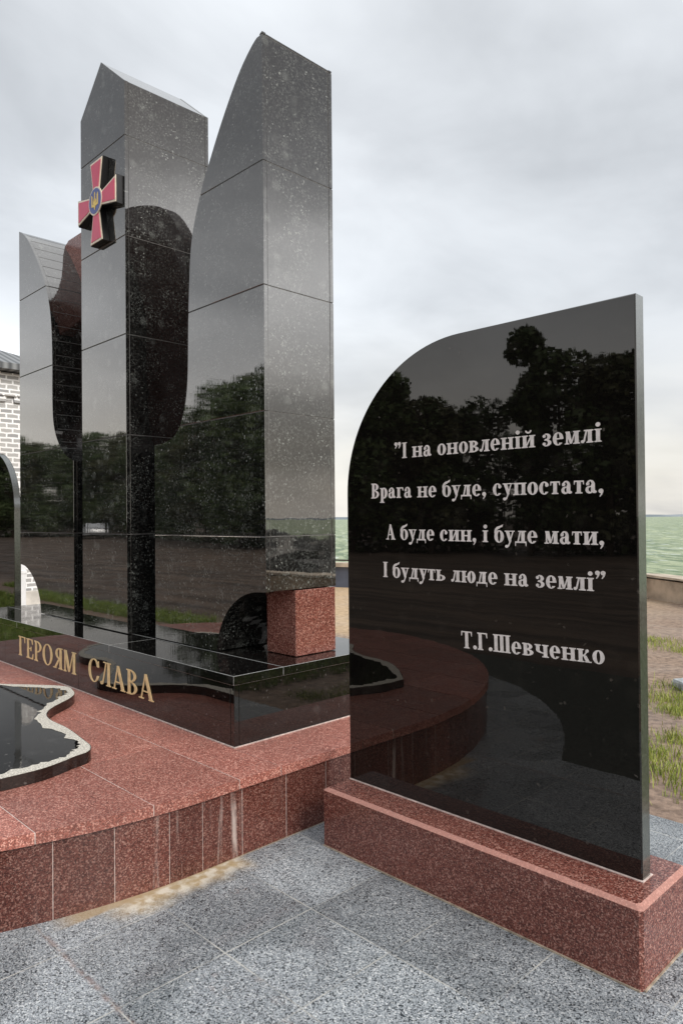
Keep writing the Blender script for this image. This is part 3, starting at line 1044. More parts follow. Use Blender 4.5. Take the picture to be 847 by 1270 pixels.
# sea wall further along, shade put into its colour, seen between monument and stele
t = thing('parapet', 'low sea wall parapet, its shade put into a blue grey colour, with pale coping and thin dark rail by the water', 'parapet', (-12.1, 11.9, 0))
pl = dense(WALL[:5])
bm = bmesh.new()
strip_wall(bm, pl, (0.0, 0.3), -1.8, 0.47)
obj('panel', bm, M['wall_shade'], t)
bm = bmesh.new()
strip_wall(bm, pl, (-0.06, 0.36), 0.472, 0.56)
obj('coping', bm, M['concrete_cap'], t)
bm = bmesh.new()
strip_wall(bm, pl, (0.02, 0.06), 0.61, 0.64)
for q in pl[::3]:
    box(bm, q[0] - .02, q[1] + .02, 0.565, q[0] + .02, q[1] + .06, 0.63)
obj('rail', bm, M['dark_steel'], t)

# unseen boulders added to the east, to darken the right tower's low reflections
bm = bmesh.new()
for k in range(170):
    t_ = rng.uniform(0, 1)
    q = np.array((6.5, 12.2)) + np.array((26, 17)) * t_ + rng.normal(size=2) * .9
    r_ = rng.uniform(.45, 1.0)
    mt = Matrix.Translation((q[0], q[1], rng.uniform(-.5, .55))) @ Matrix.Rotation(rng.uniform(0, 6), 4, 'Z') @ Matrix.Diagonal((r_, r_ * rng.uniform(.6, 1), r_ * rng.uniform(.5, .8), 1))
    r1 = bmesh.ops.create_icosphere(bm, subdivisions=1, radius=1.0, matrix=mt)
    for v in r1['verts']:
        v.co += Vector(rng.normal(size=3) * .10)
tag(obj('added_boulders', bm, plain('dark_added_boulder', (0.055, 0.052, 0.045), 0.6, 0, 0.5, 3)), 'dark boulder bank added by the water to darken the low reflections in the right tower', 'boulders', None, 'stuff')

# ------------------------------------------------------------------ podium
CX, CY, RAD = -5.29, 1.85, 2.48
XR, XL, YB = CX + RAD, CX - RAD, 3.95


def podium_outline(r, back, n=96):
    o = [(CX + r, back)]
    for k in range(n + 1):
        a = -math.pi * k / n
        o.append((CX + r * math.cos(a), CY + r * math.sin(a)))
    o.append((CX - r, back))
    return o


pod = thing('podium', 'round fronted red granite podium with slab joints under the black monument', 'podium', (CX, CY, 0))
bm = bmesh.new()
prism(bm, podium_outline(RAD - 0.0022, YB - .0022), 'z', -0.02, 0.327)
obj('mortar_core', bm, M['mortar_red'], pod)
bm = bmesh.new()
# wall panels: plain straight run, then round the drum
yj = [YB, 3.42, 2.90, 2.62, 2.346, 2.073, 1.85]
for a, b3 in zip(yj[:-1], yj[1:]):
    for sgn in (1, -1):
        xa, xb = CX + sgn * (RAD - .03), CX + sgn * RAD
        box(bm, min(xa, xb), b3 + .0015, 0, max(xa, xb), a - .0015, .317, .0012)
aj = [0, math.asin((1.85 - 1.682) / RAD), math.asin((1.85 - 1.438) / RAD), math.asin((1.85 - 1.199) / RAD)]
while aj[-1] < math.pi - .12:
    aj.append(aj[-1] + .1005 + random.uniform(-.006, .006))
aj[-1] = math.pi
for a, b3 in zip(aj[:-1], aj[1:]):
    e = .0007
    nn = 5
    an = [a + e + (b3 - a - 2 * e) * k / nn for k in range(nn + 1)]
    op = [(CX + RAD * math.cos(-q), CY + RAD * math.sin(-q)) for q in an] + [(CX + (RAD - .03) * math.cos(-q), CY + (RAD - .03) * math.sin(-q)) for q in an[::-1]]
    prism(bm, op, 'z', 0, .317)
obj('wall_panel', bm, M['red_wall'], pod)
bm = bmesh.new()
prism(bm, podium_outline(RAD + .0155, YB + .0155), 'z', 0.3235, 0.3675)
obj('joint_filler', bm, M['mortar_red'], pod)
bm = bmesh.new()
top = podium_outline(RAD + 0.018, YB + .018)
rows = [-0.7, -.25, .20, .68, 1.13, 1.60, 2.045, 2.30, 4.0]
for i, (a, b3) in enumerate(zip(rows[:-1], rows[1:])):
    st = clip(top, 1, a + .0024, b3 - .0024)
    if not st:
        continue
    if i == len(rows) - 2:
        cols = [XL - 1, -6.9, -6.0, -5.3, -4.4, -3.75, XR + 1]
    else:
        off = (i % 2) * .42
        cols = [XL - 1] + [XL + .35 + off + k * .87 for k in range(6)] + [XR + 1]
        if i == 6:
            cols = [XL - 1, -7.1, -6.2, -5.3, -4.4, -3.5, XR + 1]
    for a2, b4 in zip(cols[:-1], cols[1:]):
        q = clip(st, 0, a2 + .0016, b4 - .0016)
        if q:
            prism(bm, q, 'z', 0.322, 0.37 + random.uniform(-.0006, .0006), .0014)
obj('top_slab', bm, M['red_top_lit'], pod)

# ------------------------------------------------------------------ monument
mon = thing('trident_monument', 'tall black granite monument of three towers with gilded words on its pedestal', 'monument', (CX, 2.95, 0.37))
PX0, PX1, PY0, PY1 = -7.40, -3.19, 2.304, 3.56
bm = bmesh.new()
# pedestal slabs: front in long stones, right side in one stone between corner strips
box(bm, PX0 + .02, PY0 + .02, .371, PX1 - .02, PY1 - .02, .705, 0, 1)
xs_ = [PX0 + .003, -6.55, -5.1, PX1 - .035]
for a, b3 in zip(xs_[:-1], xs_[1:]):
    prism(bm, [(a + .001, .372), (b3 - .001, .372), (b3 - .001, .706), (a + .001, .706)], 'y', PY0, PY0 + .03, .0015, .0004)
box(bm, PX1 - .034, PY0 + .001, .372, PX1 - .002, PY0 + .034, .706, .002)
prism(bm, [(PY0 + .037, .372), (PY1 - .003, .372), (PY1 - .003, .706), (PY0 + .037, .706)], 'x', PX1 - .03, PX1 - .004, .0015, 0)
box(bm, PX0 + .002, PY0 + .037, .372, PX0 + .03, PY1 - .003, .706, .0015)
box(bm, PX0 + .003, PY1 - .03, .372, PX1 - .035, PY1 - .001, .706, .0015)
pedestal = obj('pedestal', bm, [M['pedestal'], M['mortar_dark']], mon)
bm = bmesh.new()
ov = .012
for a, b3 in ((PY0 - ov, 2.636), (2.639, PY1 + ov)):
    for c0, c1 in ((PX0 - ov, -6.25), (-6.2475, -4.6), (-4.5975, PX1 + ov)):
        box(bm, c0, a, .709, c1, b3, .76, .0018, 0, 1, 1)
obj('pedestal_cap', bm, [M['pedestal'], plain('arris_light', (0.30, 0.30, 0.29), 0.5, 0, 0.3, 50)], mon)  # pale bevel colour paints the light caught along the cap edges
bm = bmesh.new()
for q in ((PX0, PY0 - .007, PX1 + .003, PY0 - .0005), (PX1 + .0005, PY0 - .007, PX1 + .0075, PY1)):
    box(bm, q[0], q[1], .3708, q[2], q[3], .3765)
obj('joint_bead', bm, M['mortar_red'], mon)

# gilded words
words = (('ГЕРОЯМ', (-6.235, .484), (-5.135, .475)), ('СЛАВА', (-4.935, .473), (-4.03, .470)))
for wd, p0, p1 in words:
    for q in lay_text('roman', ROMAN, wd, p0, p1, .160, PY0, .004, .07, 56):
        obj('gilded_letter', q, M['gold'], pedestal)

YF, YK = 2.645, 3.213
JZ = [.762, 1.50, 2.242, 2.990, 3.728, 4.478, 6.0]


def tower(outline, y0, y1, curve=None, curve_skip=None, name='side_tower'):
    """courses of cladding: front stone, body, rear stone, with open joints over a recessed core"""
    bm = bmesh.new()
    g = .0034
    core = inset_poly(outline, .0038)
    prism(bm, core, 'y', y0 + .0035, y1 - .0035, 0, 0, 1)
    tf = .030
    for a, b3 in zip(JZ[:-1], JZ[1:]):
        band = clip(outline, 1, a + g, b3 - g)
        if not band:
            continue
        prism(bm, band, 'y', y0, y0 + tf, .0014, .0011, 0)
        prism(bm, band, 'y', y1 - tf, y1, .0014, 0, 0)
        inner = inset_poly(outline, .0022)
        bb = clip(inner, 1, a + g, b3 - g)
        if bb:
            prism(bm, bb, 'y', y0 + tf + .0025, y1 - tf - .0025, .0012, 0, 0)
    return bm


# right hand tower outline (x,z), counter-clockwise from the cut-out at its outer foot
rc = spline([(-4.60, 2.137), (-4.45, 2.145), (-4.315, 2.193), (-4.222, 2.310), (-4.165, 2.53), (-4.146, 3.014), (-4.105, 3.453), (-3.985, 3.757), (-3.905, 3.89), (-3.75, 4.118), (-3.577, 4.330), (-3.44, 4.445), (-3.338, 4.492)], 6)
ra = spline([(-3.847, .762), (-3.807, .911), (-3.719, 1.036), (-3.60, 1.12), (-3.48, 1.160), (-3.338, 1.172)], 5)
right_out = [(-4.60, .762)] + [(-3.847, .762)] + ra[1:] + rc[::-1]
o = obj('side_tower', tower(right_out, YF, YK), [M['tower'], M['mortar']], mon)
# left hand tower, mirrored
lc = spline([(-5.93, 2.112), (-6.07, 2.165), (-6.22, 2.28), (-6.318, 2.431), (-6.352, 2.649), (-6.352, 3.149), (-6.394, 3.482), (-6.498, 3.745), (-6.659, 3.985), (-6.865, 4.228), (-6.99, 4.335), (-7.11, 4.40)], 6)
la = spline([(-6.622, .762), (-6.655, .90), (-6.735, 1.02), (-6.85, 1.115), (-6.98, 1.175), (-7.11, 1.195)], 5)
left_out = [(-5.93, .762)] + lc + la[::-1]
bm = tower(left_out, YF, YK)
o = obj('side_tower', bm, [M['tower'], M['mortar']], mon)
# narrow seams across both curved inner faces
for cv in (lc, rc):
    bm = bmesh.new()
    cv2 = [q for q in cv if q[1] > 2.2]
    acc = 0
    lastp = cv2[0]
    for q in cv2[1:]:
        dd = math.hypot(q[0] - lastp[0], q[1] - lastp[1])
        n_ = max(1, int(dd / .01))
        for k in range(n_):
            acc += dd / n_
            if acc >= .128:
                acc = 0
                x = lastp[0] + (q[0] - lastp[0]) * k / n_
                z = lastp[1] + (q[1] - lastp[1]) * k / n_
                tx, tz = (q[0] - lastp[0]) / dd, (q[1] - lastp[1]) / dd
                nx, nz = (tz, -tx) if cv is lc else (-tz, tx)
                h = .0022
                pts = [(x - tx * h - nx * .004, z - tz * h - nz * .004), (x + tx * h - nx * .004, z + tz * h - nz * .004), (x + tx * h - nx * .0012, z + tz * h - nz * .0012), (x - tx * h - nx * .0012, z - tz * h - nz * .0012)]
                prism(bm, pts, 'y', YF + .034, YK - .034)
        lastp = q
    obj('seam', bm, M['mortar'], mon)
# middle tower
MX0, MX1, MY0, MY1 = -5.662, -4.925, 2.600, 3.340
mid_out = [(MX0, .762), (MX1, .762), (MX1, 4.885), (-5.297, 5.190), (MX0, 4.868)]
obj('centre_tower', tower(mid_out, MY0, MY1), [M['tower'], M['mortar']], mon)
# red granite block in the foot of the right tower
bm = bmesh.new()
box(bm, -3.62, 2.873, .763, -3.3395, 3.208, 1.166, .003)
obj('red_block', bm, M['red'], mon)
bm = bmesh.new()
sh = [(-5.358, .763), (-6.90, .763)] + spline([(-6.90, 4.40), (-6.69, 4.36), (-6.22, 4.20), (-5.98, 4.00), (-5.84, 3.78), (-5.78, 3.50), (-5.72, 3.42), (-5.358, 3.40)], 5)
prism(bm, sh, 'y', 3.217, 3.345, .003)
obj('rear_slab', bm, M['red_dark'], mon)
# brown slab linking left and centre towers, with a rounded shoulder
bm = bmesh.new()
sh = [(-5.70, 3.60), (-5.70, 4.350)] + [(-6.86 - .13 * math.sin(a), 4.215 + .125 * math.cos(a)) for a in [k * math.pi / 16 for k in range(9)]] + [(-6.99, 4.05), (-6.6, 3.60)]
prism(bm, sh, 'y', 3.02, 3.16, .012)
obj('linking_slab', bm, M['red'], mon)
bm = bmesh.new()
sh = [(-5.354, .763), (-3.66, .763)] + spline([(-3.66, 4.462), (-3.89, 4.45), (-4.36, 4.30), (-4.60, 4.10), (-4.74, 3.88), (-4.80, 3.60), (-4.86, 3.52), (-5.354, 3.50)], 5)
prism(bm, sh, 'y', 3.217, 3.345, .003)
obj('rear_slab', bm, M['red_dark'], mon)

# emblem on the centre tower
EX, EZ, EY = -5.272, 4.070, 2.548
emb_h = .322


def arm_pts(k, r0, r1, w0, w1):
    a = k * math.pi / 2
    ca, sa = math.cos(a), math.sin(a)
    return [(EX + ca * x - sa * y, EZ + sa * x + ca * y) for x, y in ((r0, -w0), (r1, -w1), (r1, w1), (r0, w0))]


bm = bmesh.new()
cr = []
for k in range(4):
    p4 = arm_pts(k, .045, emb_h, .045, .108)
    cr += [p4[1], p4[2], p4[3]]
# cross outline: outer corners then inner notch
cr = []
for k in range(4):
    p4 = arm_pts(k, .048, emb_h, .048, .106)
    cr += [p4[1], p4[2]]
    a = (k + .5) * math.pi / 2
    cr.append((EX + .066 * math.cos(a), EZ + .066 * math.sin(a)))
prism(bm, cr, 'y', EY, MY0 - .0008, .002)
emblem = obj('emblem', bm, M['black_metal'], mon)
bm = bmesh.new()
cr2 = inset_poly(cr, .005)
prism(bm, cr2, 'y', EY - .006, EY - .0004, .001)
obj('cream_edging', bm, M['cream'], emblem)
for k in range(4):
    bm = bmesh.new()
    prism(bm, inset_poly(arm_pts(k, .085, emb_h - .006, .054, .099), .016), 'y', EY - .0095, EY - .0065)
    obj('crimson_arm', bm, M['crimson'], emblem)
bm = bmesh.new()
circ = lambda r, n=40: [(EX + r * math.cos(2 * math.pi * k / n), EZ + r * math.sin(2 * math.pi * k / n)) for k in range(n)]
prism(bm, circ(.108), 'y', EY - .014, EY - .0068, .001)
obj('medallion_rim', bm, M['cream'], emblem)
bm = bmesh.new()
prism(bm, circ(.096), 'y', EY - .0165, EY - .0145)
obj('blue_disc', bm, M['blue'], emblem)
# small golden trident
tri = U(poly((-.08, .75), (.08, .75), (.05, -.35), (-.05, -.35)), poly((-.03, .95), (.03, .95), (.085, .72), (-.085, .72)),
        S(ell(-.36, -.05, .36, .52), ell(-.33, .05, .20, .40), rect(-2, .05, 2, 2)), S(ell(.36, -.05, .36, .52), ell(.33, .05, .20, .40), rect(-2, .05, 2, 2)),
        poly((-.72, .78), (-.50, .52), (-.52, -.42), (-.72, -.42)), poly((.72, .78), (.50, .52), (.52, -.42), (.72, -.42)), rect(-.72, -.52, .72, -.38),
        poly((-.30, -.38), (.30, -.38), (.0, -.98)), S(ell(0, -.1, .34, .36), ell(0, -.02, .2, .22)))
fs_, sg_, _a = glyph_polys('tri', {'t': ((lambda X, Y: tri((X - .5) * 2.1, (Y - .45) * 2.1)), 1.0)}, 't', 50)
bm = bmesh.new()
for pl_ in fs_:
    bm.faces.new([bm.verts.new((EX + (q[0] - .5) * .155, EY - .019, EZ + (q[1] - .45) * .155)) for q in pl_])
for a, b3 in sg_:
    bm.faces.new([bm.verts.new((EX + (q[0] - .5) * .155, y_, EZ + (q[1] - .45) * .155)) for q, y_ in ((a, EY - .019), (b3, EY - .019), (b3, EY - .016), (a, EY - .016))])
obj('golden_trident', bm, M['yellow'], emblem)

# ------------------------------------------------------------------ map slab lying on the podium
mp = [(-3.448, 1.19), (-3.447, 1.375), (-3.482, 1.50), (-3.508, 1.56), (-3.535, 1.648), (-3.614, 1.698), (-3.732, 1.718), (-4.016, 1.752), (-4.258, 1.755), (-4.412, 1.795), (-4.535, 1.885), (-4.665, 2.040), (-4.765, 2.125), (-4.88, 2.168), (-5.045, 2.185), (-5.272, 2.04), (-5.47, 1.89),
      (-5.72, 1.80), (-5.98, 1.86), (-6.25, 1.78), (-6.52, 1.55), (-6.60, 1.28), (-6.42, 1.05), (-6.10, .92), (-5.82, .75), (-5.50, .80), (-5.20, .66), (-5.05, .42), (-4.75, .40), (-4.55, .60), (-4.30, .72), (-3.98, .78), (-3.70, .95)]
mp = spline(mp + [mp[0]], 5)[:-1]
slab = thing('map_slab', 'wavy edged black granite map slab with pale rough rim lying on red podium', 'map', (-4.8, 1.4, .37))
bm = bmesh.new()
prism(bm, mp, 'z', .3712, .428, .002)
obj('slab', bm, [M['pedestal']], slab)
bm = bmesh.new()
ins = inset_poly(mp, .004)
nin = []
for i, q in enumerate(mp):
    wdt = .052 + .020 * math.sin(i * .37) + .018 * random.random() + (.022 if i % 5 == 2 else 0)
    nin.append(wdt)
cen = np.array((-4.75, 1.35))
inn = []
base_in = inset_poly(mp, .05)
for q, b3, wd in zip(mp, base_in, nin):
    v = np.array(b3) - np.array(q)
    inn.append(tuple(np.array(q) + v / (np.linalg.norm(v) + 1e-9) * wd))
n_ = len(mp)
va_ = [bm.verts.new((*q, .4294)) for q in ins]
vb_ = [bm.verts.new((*q, .4294)) for q in inn]
vc_ = [bm.verts.new((*q, .4275)) for q in ins]
for i in range(n_):
    j = (i + 1) % n_
    bm.faces.new((va_[i], va_[j], vb_[j], vb_[i]))
    bm.faces.new((vc_[i], vc_[j], va_[j], va_[i]))
obj('rough_rim', bm, plain('pale_pecked_granite', (0.52, 0.49, 0.43), 0.85, 0, 0.45, 130), slab)

# ------------------------------------------------------------------ steles


def stele(name, label, x0, x1, y0, mirror, lines):
    """polished slab on a red granite plinth; mirror flips the rounded shoulder to the right"""
    w_ = x1 - x0
    t_ = thing(name, label, 'stele', ((x0 + x1) / 2, y0 + .04, 0))
    a_, b_, zc = .70, .692, 1.722
    o_ = [(0, .283), (w_, .283), (w_, 2.412)] + [(a_ * (1 - math.sin(q)), zc + b_ * math.cos(q)) for q in [k * math.pi / 2 / 30 for k in range(31)]]
    if mirror:
        o_ = [(w_ - q[0], q[1]) for q in o_][::-1]
    o_ = [(x0 + q[0], q[1]) for q in o_]
    bm = bmesh.new()
    prism(bm, o_, 'y', y0, y0 + .072, .0045, 0, 0, None, 1)
    slab_ = obj('stone_slab', bm, [M['stele'], M['honed']], t_)
    bm = bmesh.new()
    px0, px1, py0, py1, h_, c2 = x0 - .013, x1 + .075, y0 - .18, y0 + .25, .282, .020
    if mirror:
        px0, px1 = x0 - .075, x1 + .013
    r0 = [(px0, py0), (px1, py0), (px1, py1), (px0, py1)]
    ch = .012

    def ringz(z, d):
        q = []
        for (x, y), (sx_, sy_) in zip(r0, ((1, 1), (-1, 1), (-1, -1), (1, -1))):
            q += [(x + sx_ * d, y + sy_ * (d + ch), z), (x + sx_ * (d + ch), y + sy_ * d, z)]
        order = [0, 1, 3, 2, 4, 5, 7, 6]
        return [bm.verts.new(q[k]) for k in order]
    A, B, Cc = ringz(.0, 0), ringz(h_ - c2 * .62, 0), ringz(h_, c2)
    for P0, P1, mi in ((A, B, 0), (B, Cc, 1)):
        for k in range(8):
            f_ = bm.faces.new((P0[k], P0[(k + 1) % 8], P1[(k + 1) % 8], P1[k]))
            f_.material_index = 1 if (mi == 1) else 0
    bm.faces.new(Cc)
    obj('plinth', bm, [M['red'], M['red_edge']], t_)
    bm = bmesh.new()
    box(bm, x0 + .002, y0 - .006, .2815, x1 + .006, y0 + .078, .2855)
    obj('joint_bead', bm, M['mortar_red'], t_)
    bm = bmesh.new()
    box(bm, px0 + .01, py0 - .005, -.002, px1 - .01, py0 + .004, .006)
    box(bm, px1 - .004, py0 + .01, -.002, px1 + .005, py1 - .01, .006)
    obj('joint_bead', bm, M['mortar_sand'], t_)
    for txt, p0, p1, cap in lines:
        q = merge_bms(lay_text('bold', BOLD, txt, p0, p1, cap, y0, .0012, .045, 44))
        obj('inscription_line', q, M['letter'], slab_)
    return t_


LN = [('”І на оновленій землі', (-2.283, 1.885), (-1.248, 1.882), .0735),
      ('Врага не буде, супостата,', (-2.436, 1.699), (-1.242, 1.689), .0735),
      ('А буде син, і буде мати,', (-2.340, 1.499), (-1.242, 1.493), .0735),
      ('І будуть люде на землі”', (-2.361, 1.317), (-1.236, 1.318), .0735),
      ('Т.Г.Шевченко', (-1.902, 1.030), (-1.246, 1.046), .0735)]
stele('inscribed_stele', 'black stele with five lines of pale writing on red granite plinth', -2.602, -1.115, 2.592, False, LN)
stele('blank_stele', 'black stele with rounded shoulder at left edge before the brick building', -9.727, -8.240, 3.0, True, [])

# ------------------------------------------------------------------ brick building behind
bx = -11.5
hs = thing('brick_building', 'grey brick building with white joints and hipped sheet roof', 'building', (bx, 8, 0))
BY0, BY1, EAV = 2.3, 4.86, 3.90
bm = bmesh.new()
box(bm, bx - 7, BY0, 0, bx, BY1, EAV)
wl = obj('wall', bm, M['brick'], hs)
bm = bmesh.new()
box(bm, bx + .002, BY0 - .05, -.01, bx + .07, BY1 + .05, .52, .01)
obj('base_course', bm, plain('painted_base_course', (0.62, 0.59, 0.54), 0.8, 0, .22, 5), hs)
bm = bmesh.new()
y = BY0
while y < BY1 - .12:
    box(bm, bx + .002, y, 3.44, bx + .045, y + .115, 3.53, .004)
    y += .235
box(bm, bx + .002, BY0, 3.532, bx + .065, BY1, 3.62, .004)
obj('dentil_band', bm, M['brick'], hs)
bm = bmesh.new()
e = .22
zr = EAV + .02
base_r = [(bx - 7 - e, BY0 - e, zr), (bx + e, BY0 - e, zr), (bx + e, BY1 + e, zr), (bx - 7 - e, BY1 + e, zr)]
up_r = [(q[0], q[1], zr + .09) for q in base_r]
ridge = [(bx - 2.2, BY0 + 1.1, zr + .98), (bx - 2.2, BY1 - 1.3, zr + .98)]
vb = [bm.verts.new(q) for q in base_r]
vu = [bm.verts.new(q) for q in up_r]
vr = [bm.verts.new(q) for q in ridge]
bm.faces.new(vb[::-1])
for k in range(4):
    bm.faces.new((vb[k], vb[(k + 1) % 4], vu[(k + 1) % 4], vu[k]))
bm.faces.new((vu[0], vu[1], vr[0]))
bm.faces.new((vu[1], vu[2], vr[1], vr[0]))
bm.faces.new((vu[2], vu[3], vr[1]))
bm.faces.new((vu[3], vu[0], vr[0], vr[1]))
obj('roof', bm, M['roof'], hs)
bm = bmesh.new()
box(bm, bx + .08, 4.20, -.01, bx + .17, 4.30, 1.02, .01)
box(bm, bx + .005, 4.19, .80, bx + .18, 4.31, .85, .004)
obj('white_post', bm, M['white_paint'], hs)

# ------------------------------------------------------------------ vegetation


def leaf_blob(bm, c, rad, n, size):
    for _ in range(n):
        v = rng.normal(size=3)
        v /= np.linalg.norm(v)
        p_ = np.array(c) + v * np.array(rad) * rng.uniform(.35, 1.0) ** .5
        a_ = rng.normal(size=3)
        a_ /= np.linalg.norm(a_)
        b_ = np.cross(a_, rng.normal(size=3))
        b_ /= np.linalg.norm(b_) + 1e-9
        s_ = size * rng.uniform(.6, 1.3)
        q = [p_ + a_ * s_, p_ + b_ * s_ * .55, p_ - a_ * s_, p_ - b_ * s_ * .55]
        bm.faces.new([bm.verts.new(k) for k in q])


def limb(bm, p0, p1, r0, r1, n=6):
    p0, p1 = Vector(p0), Vector(p1)
    d = (p1 - p0).normalized()
    u = d.orthogonal().normalized()
    v = d.cross(u)
    A = [bm.verts.new(p0 + (u * math.cos(2 * math.pi * k / n) + v * math.sin(2 * math.pi * k / n)) * r0) for k in range(n)]
    B = [bm.verts.new(p1 + (u * math.cos(2 * math.pi * k / n) + v * math.sin(2 * math.pi * k / n)) * r1) for k in range(n)]
    for k in range(n):
        bm.faces.new((A[k], A[(k + 1) % n], B[(k + 1) % n], B[k]))


def make_tree(h, spread, tall, mat, label, cat, group):
    t_ = thing('poplar_tree' if tall else 'leafy_tree', label, cat, (0, 0, 0), group)
    bm = bmesh.new()
    limb(bm, (0, 0, 0), (.05, .05, h * .35), .17, .12)
    limb(bm, (.05, .05, h * .35), (.0, .1, h * .85), .12, .03)
    cl_ = []
    nb = 26 if not tall else 22
    for k in range(nb):
        zf = rng.uniform(.10, .97)
        if tall:
            rr = spread * (1 - abs(zf - .45) * 1.2) * rng.uniform(.1, .6)
        else:
            rr = spread * math.sin(math.pi * min(1, .12 + zf * .85)) ** .7 * rng.uniform(.25, .95)
        an = rng.uniform(0, 2 * math.pi)
        cp = (rr * math.cos(an), rr * math.sin(an), h * (.06 + zf * .88))
        cl_.append(cp)
        if k % 2 == 0:
            limb(bm, (0.03, .05, min(h * .8, cp[2] * .7)), cp, .055, .015, 4)
    obj('trunk', bm, M['bark'], t_)
    bm = bmesh.new()
    for cp in cl_:
        s_ = rng.uniform(.65, 1.15) * (spread * .42 if not tall else spread * .55)
        leaf_blob(bm, cp, (s_, s_, s_ * .8), 230, .17)
    obj('crown', bm, mat, t_)
    return t_


def copy_tree(o, loc, rz, sc):
    c2 = o.copy()
    COL.objects.link(c2)
    c2.location = loc
    c2.rotation_euler = (0, 0, rz)
    c2.scale = (sc[0], sc[0], sc[1])
    for ch in o.children:
        k = ch.copy()
        COL.objects.link(k)
        k.parent = c2
    return c2


TL = 'dark leafy tree in the row mirrored in the polished black stone'
TG = 'trees mirrored in the polished stone'
protos = [make_tree(9, 3.1, False, M['leaf'], TL, 'tree', TG), make_tree(9, 2.7, False, M['leaf2'], TL, 'tree', TG), make_tree(9, 3.4, False, M['leaf'], TL, 'tree', TG)]


def polar(az, d):
    a_ = R(az)
    return (-math.sin(a_) * d, 5.25 - math.cos(a_) * d, 0)


def at(az, d, el):
    """place by azimuth from -Y towards -X, path length and the elevation its top should reach"""
    return polar(az, d), (d * math.tan(R(el)) + EYE) / 9.0


spots = [(80, 88, 5.6), (76.5, 84, 6.0), (73, 86, 5.6), (70.5, 82, 6.3), (68.5, 84, 5.9), (66.5, 80, 6.3), (64.5, 78, 6.7), (62.5, 76, 6.9), (60.5, 70, 6.5), (58.4, 60, 6.7), (56.3, 50, 8.8),
         (53.6, 42, 11.6), (50.8, 40, 12.4), (47.8, 38, 11.5), (44.6, 36, 12.2), (41.2, 34, 11.4), (38.4, 33, 9.6), (35.0, 34, 9.3), (28.6, 32, 12.6), (25.2, 31, 12.2), (21.6, 31, 12.4), (17.5, 33, 12.0), (12, 35, 11.5), (5, 36, 11.5), (-4, 40, 10)]
spots += [(az + 1.1, d + 9, el - .9) for az, d, el in spots if az > 33]
used = set()
for i, (az, d, el) in enumerate(spots):
    p_, sc = at(az, d, el)
    k = i % 3
    if k not in used:
        used.add(k)
        protos[k].location = p_
        protos[k].scale = (max(.75, sc), max(.75, sc), sc)
    else:
        copy_tree(protos[k], p_, rng.uniform(0, 6.28), (max(.75, sc), sc))
pop = make_tree(10.4, 1.5, True, M['leaf'], 'tall narrow poplar mirrored high in the inscribed black stele', 'tree', None)
pop.location = polar(30.8, 32)
# undergrowth along the foot of the trees
bm = bmesh.new()
for (az0, d0, el0), (az1, d1, el1) in zip(spots[:24], spots[1:25]):
    for t_ in np.arange(0, 1, .22):
        az, d = az0 + (az1 - az0) * t_, d0 + (d1 - d0) * t_ + 1.5
        x, y, _z = polar(az, d)
        leaf_blob(bm, (x + rng.uniform(-.8, .8), y + rng.uniform(-.8, .8), 1.7), (1.8, 1.8, rng.uniform(1.8, 3.0)), 190, .20)
tag(obj('undergrowth', bm, M['leaf']), 'dark undergrowth along the foot of the mirrored trees', 'undergrowth', None, 'stuff')


def grass_patch(name, n, region, hgt, mat, label, wid=.006):
    V, F = [], []
    for _ in range(n):
        x, y = region()
        h_ = hgt * rng.uniform(.35, 1.25) * (1.0 if rng.random() > .06 else 1.7)
        a_ = rng.uniform(0, 6.283)
        lean = rng.normal(size=2) * h_ * .45
        dx, dy = math.cos(a_) * wid, math.sin(a_) * wid
        i = len(V)
        V += [(x - dx, y - dy, -.012), (x + dx, y + dy, -.012), (x + lean[0] * .45 + dx * .6, y + lean[1] * .45 + dy * .6, h_ * .65), (x + lean[0] * .45 - dx * .6, y + lean[1] * .45 - dy * .6, h_ * .65), (x + lean[0], y + lean[1], h_)]
        F += [(i, i + 1, i + 2, i + 3), (i + 3, i + 2, i + 4)]
    me = bpy.data.meshes.new(name)
    me.from_pydata(V, [], F)
    me.materials.append(mat)
    o = link(name, me)
    return tag(o, label, 'grass', None, 'stuff')


grass_patch('grass', 26000, lambda: (rng.uniform(-1.0, 5.5), rng.uniform(4.05, 9.6)), .09, M['grass'], 'green grass growing beyond the paving right of the stele', .010)
grass_patch('grass', 9000, lambda: (-rng.uniform(9.3, 17.5), rng.uniform(.15, 2.3)), .10, M['grass'], 'green grass left of the podium mirrored in the pedestal', .012)
grass_patch('grass', 5000, lambda: (-rng.uniform(9.4, 19), rng.uniform(-1.25, -.62)), .09, M['grass'], 'narrow grass strip along the paving mirrored in the left tower', .012)

tuft_c = [(-1.95, 4.78, .16, 260), (-1.78, 4.55, .12, 160), (-2.12, 4.98, .13, 150), (-1.7, 4.9, .2, 200), (-2.0, 5.35, .10, 90), (-1.85, 5.55, .14, 140), (-2.64, 6.55, .20, 260), (-2.45, 6.35, .15, 160), (-2.62, 6.95, .16, 170), (-2.35, 6.55, .12, 120), (-3.6, 9.05, .22, 150), (-3.2, 8.9, .15, 80), (-2.3, 6.1, .1, 60), (-3.9, 9.4, .16, 60), (-1.5, 4.35, .1, 60)]
V = []


def tuft_region():
    q = tuft_c[rng.integers(len(tuft_c))]
    return q[0] + rng.normal() * q[2] * 1.05, q[1] + rng.normal() * q[2] * .8


grass_patch('weeds', 4600, tuft_region, .045, M['weed'], 'yellow green weeds sprouting from bare earth beside the stele', .0026)

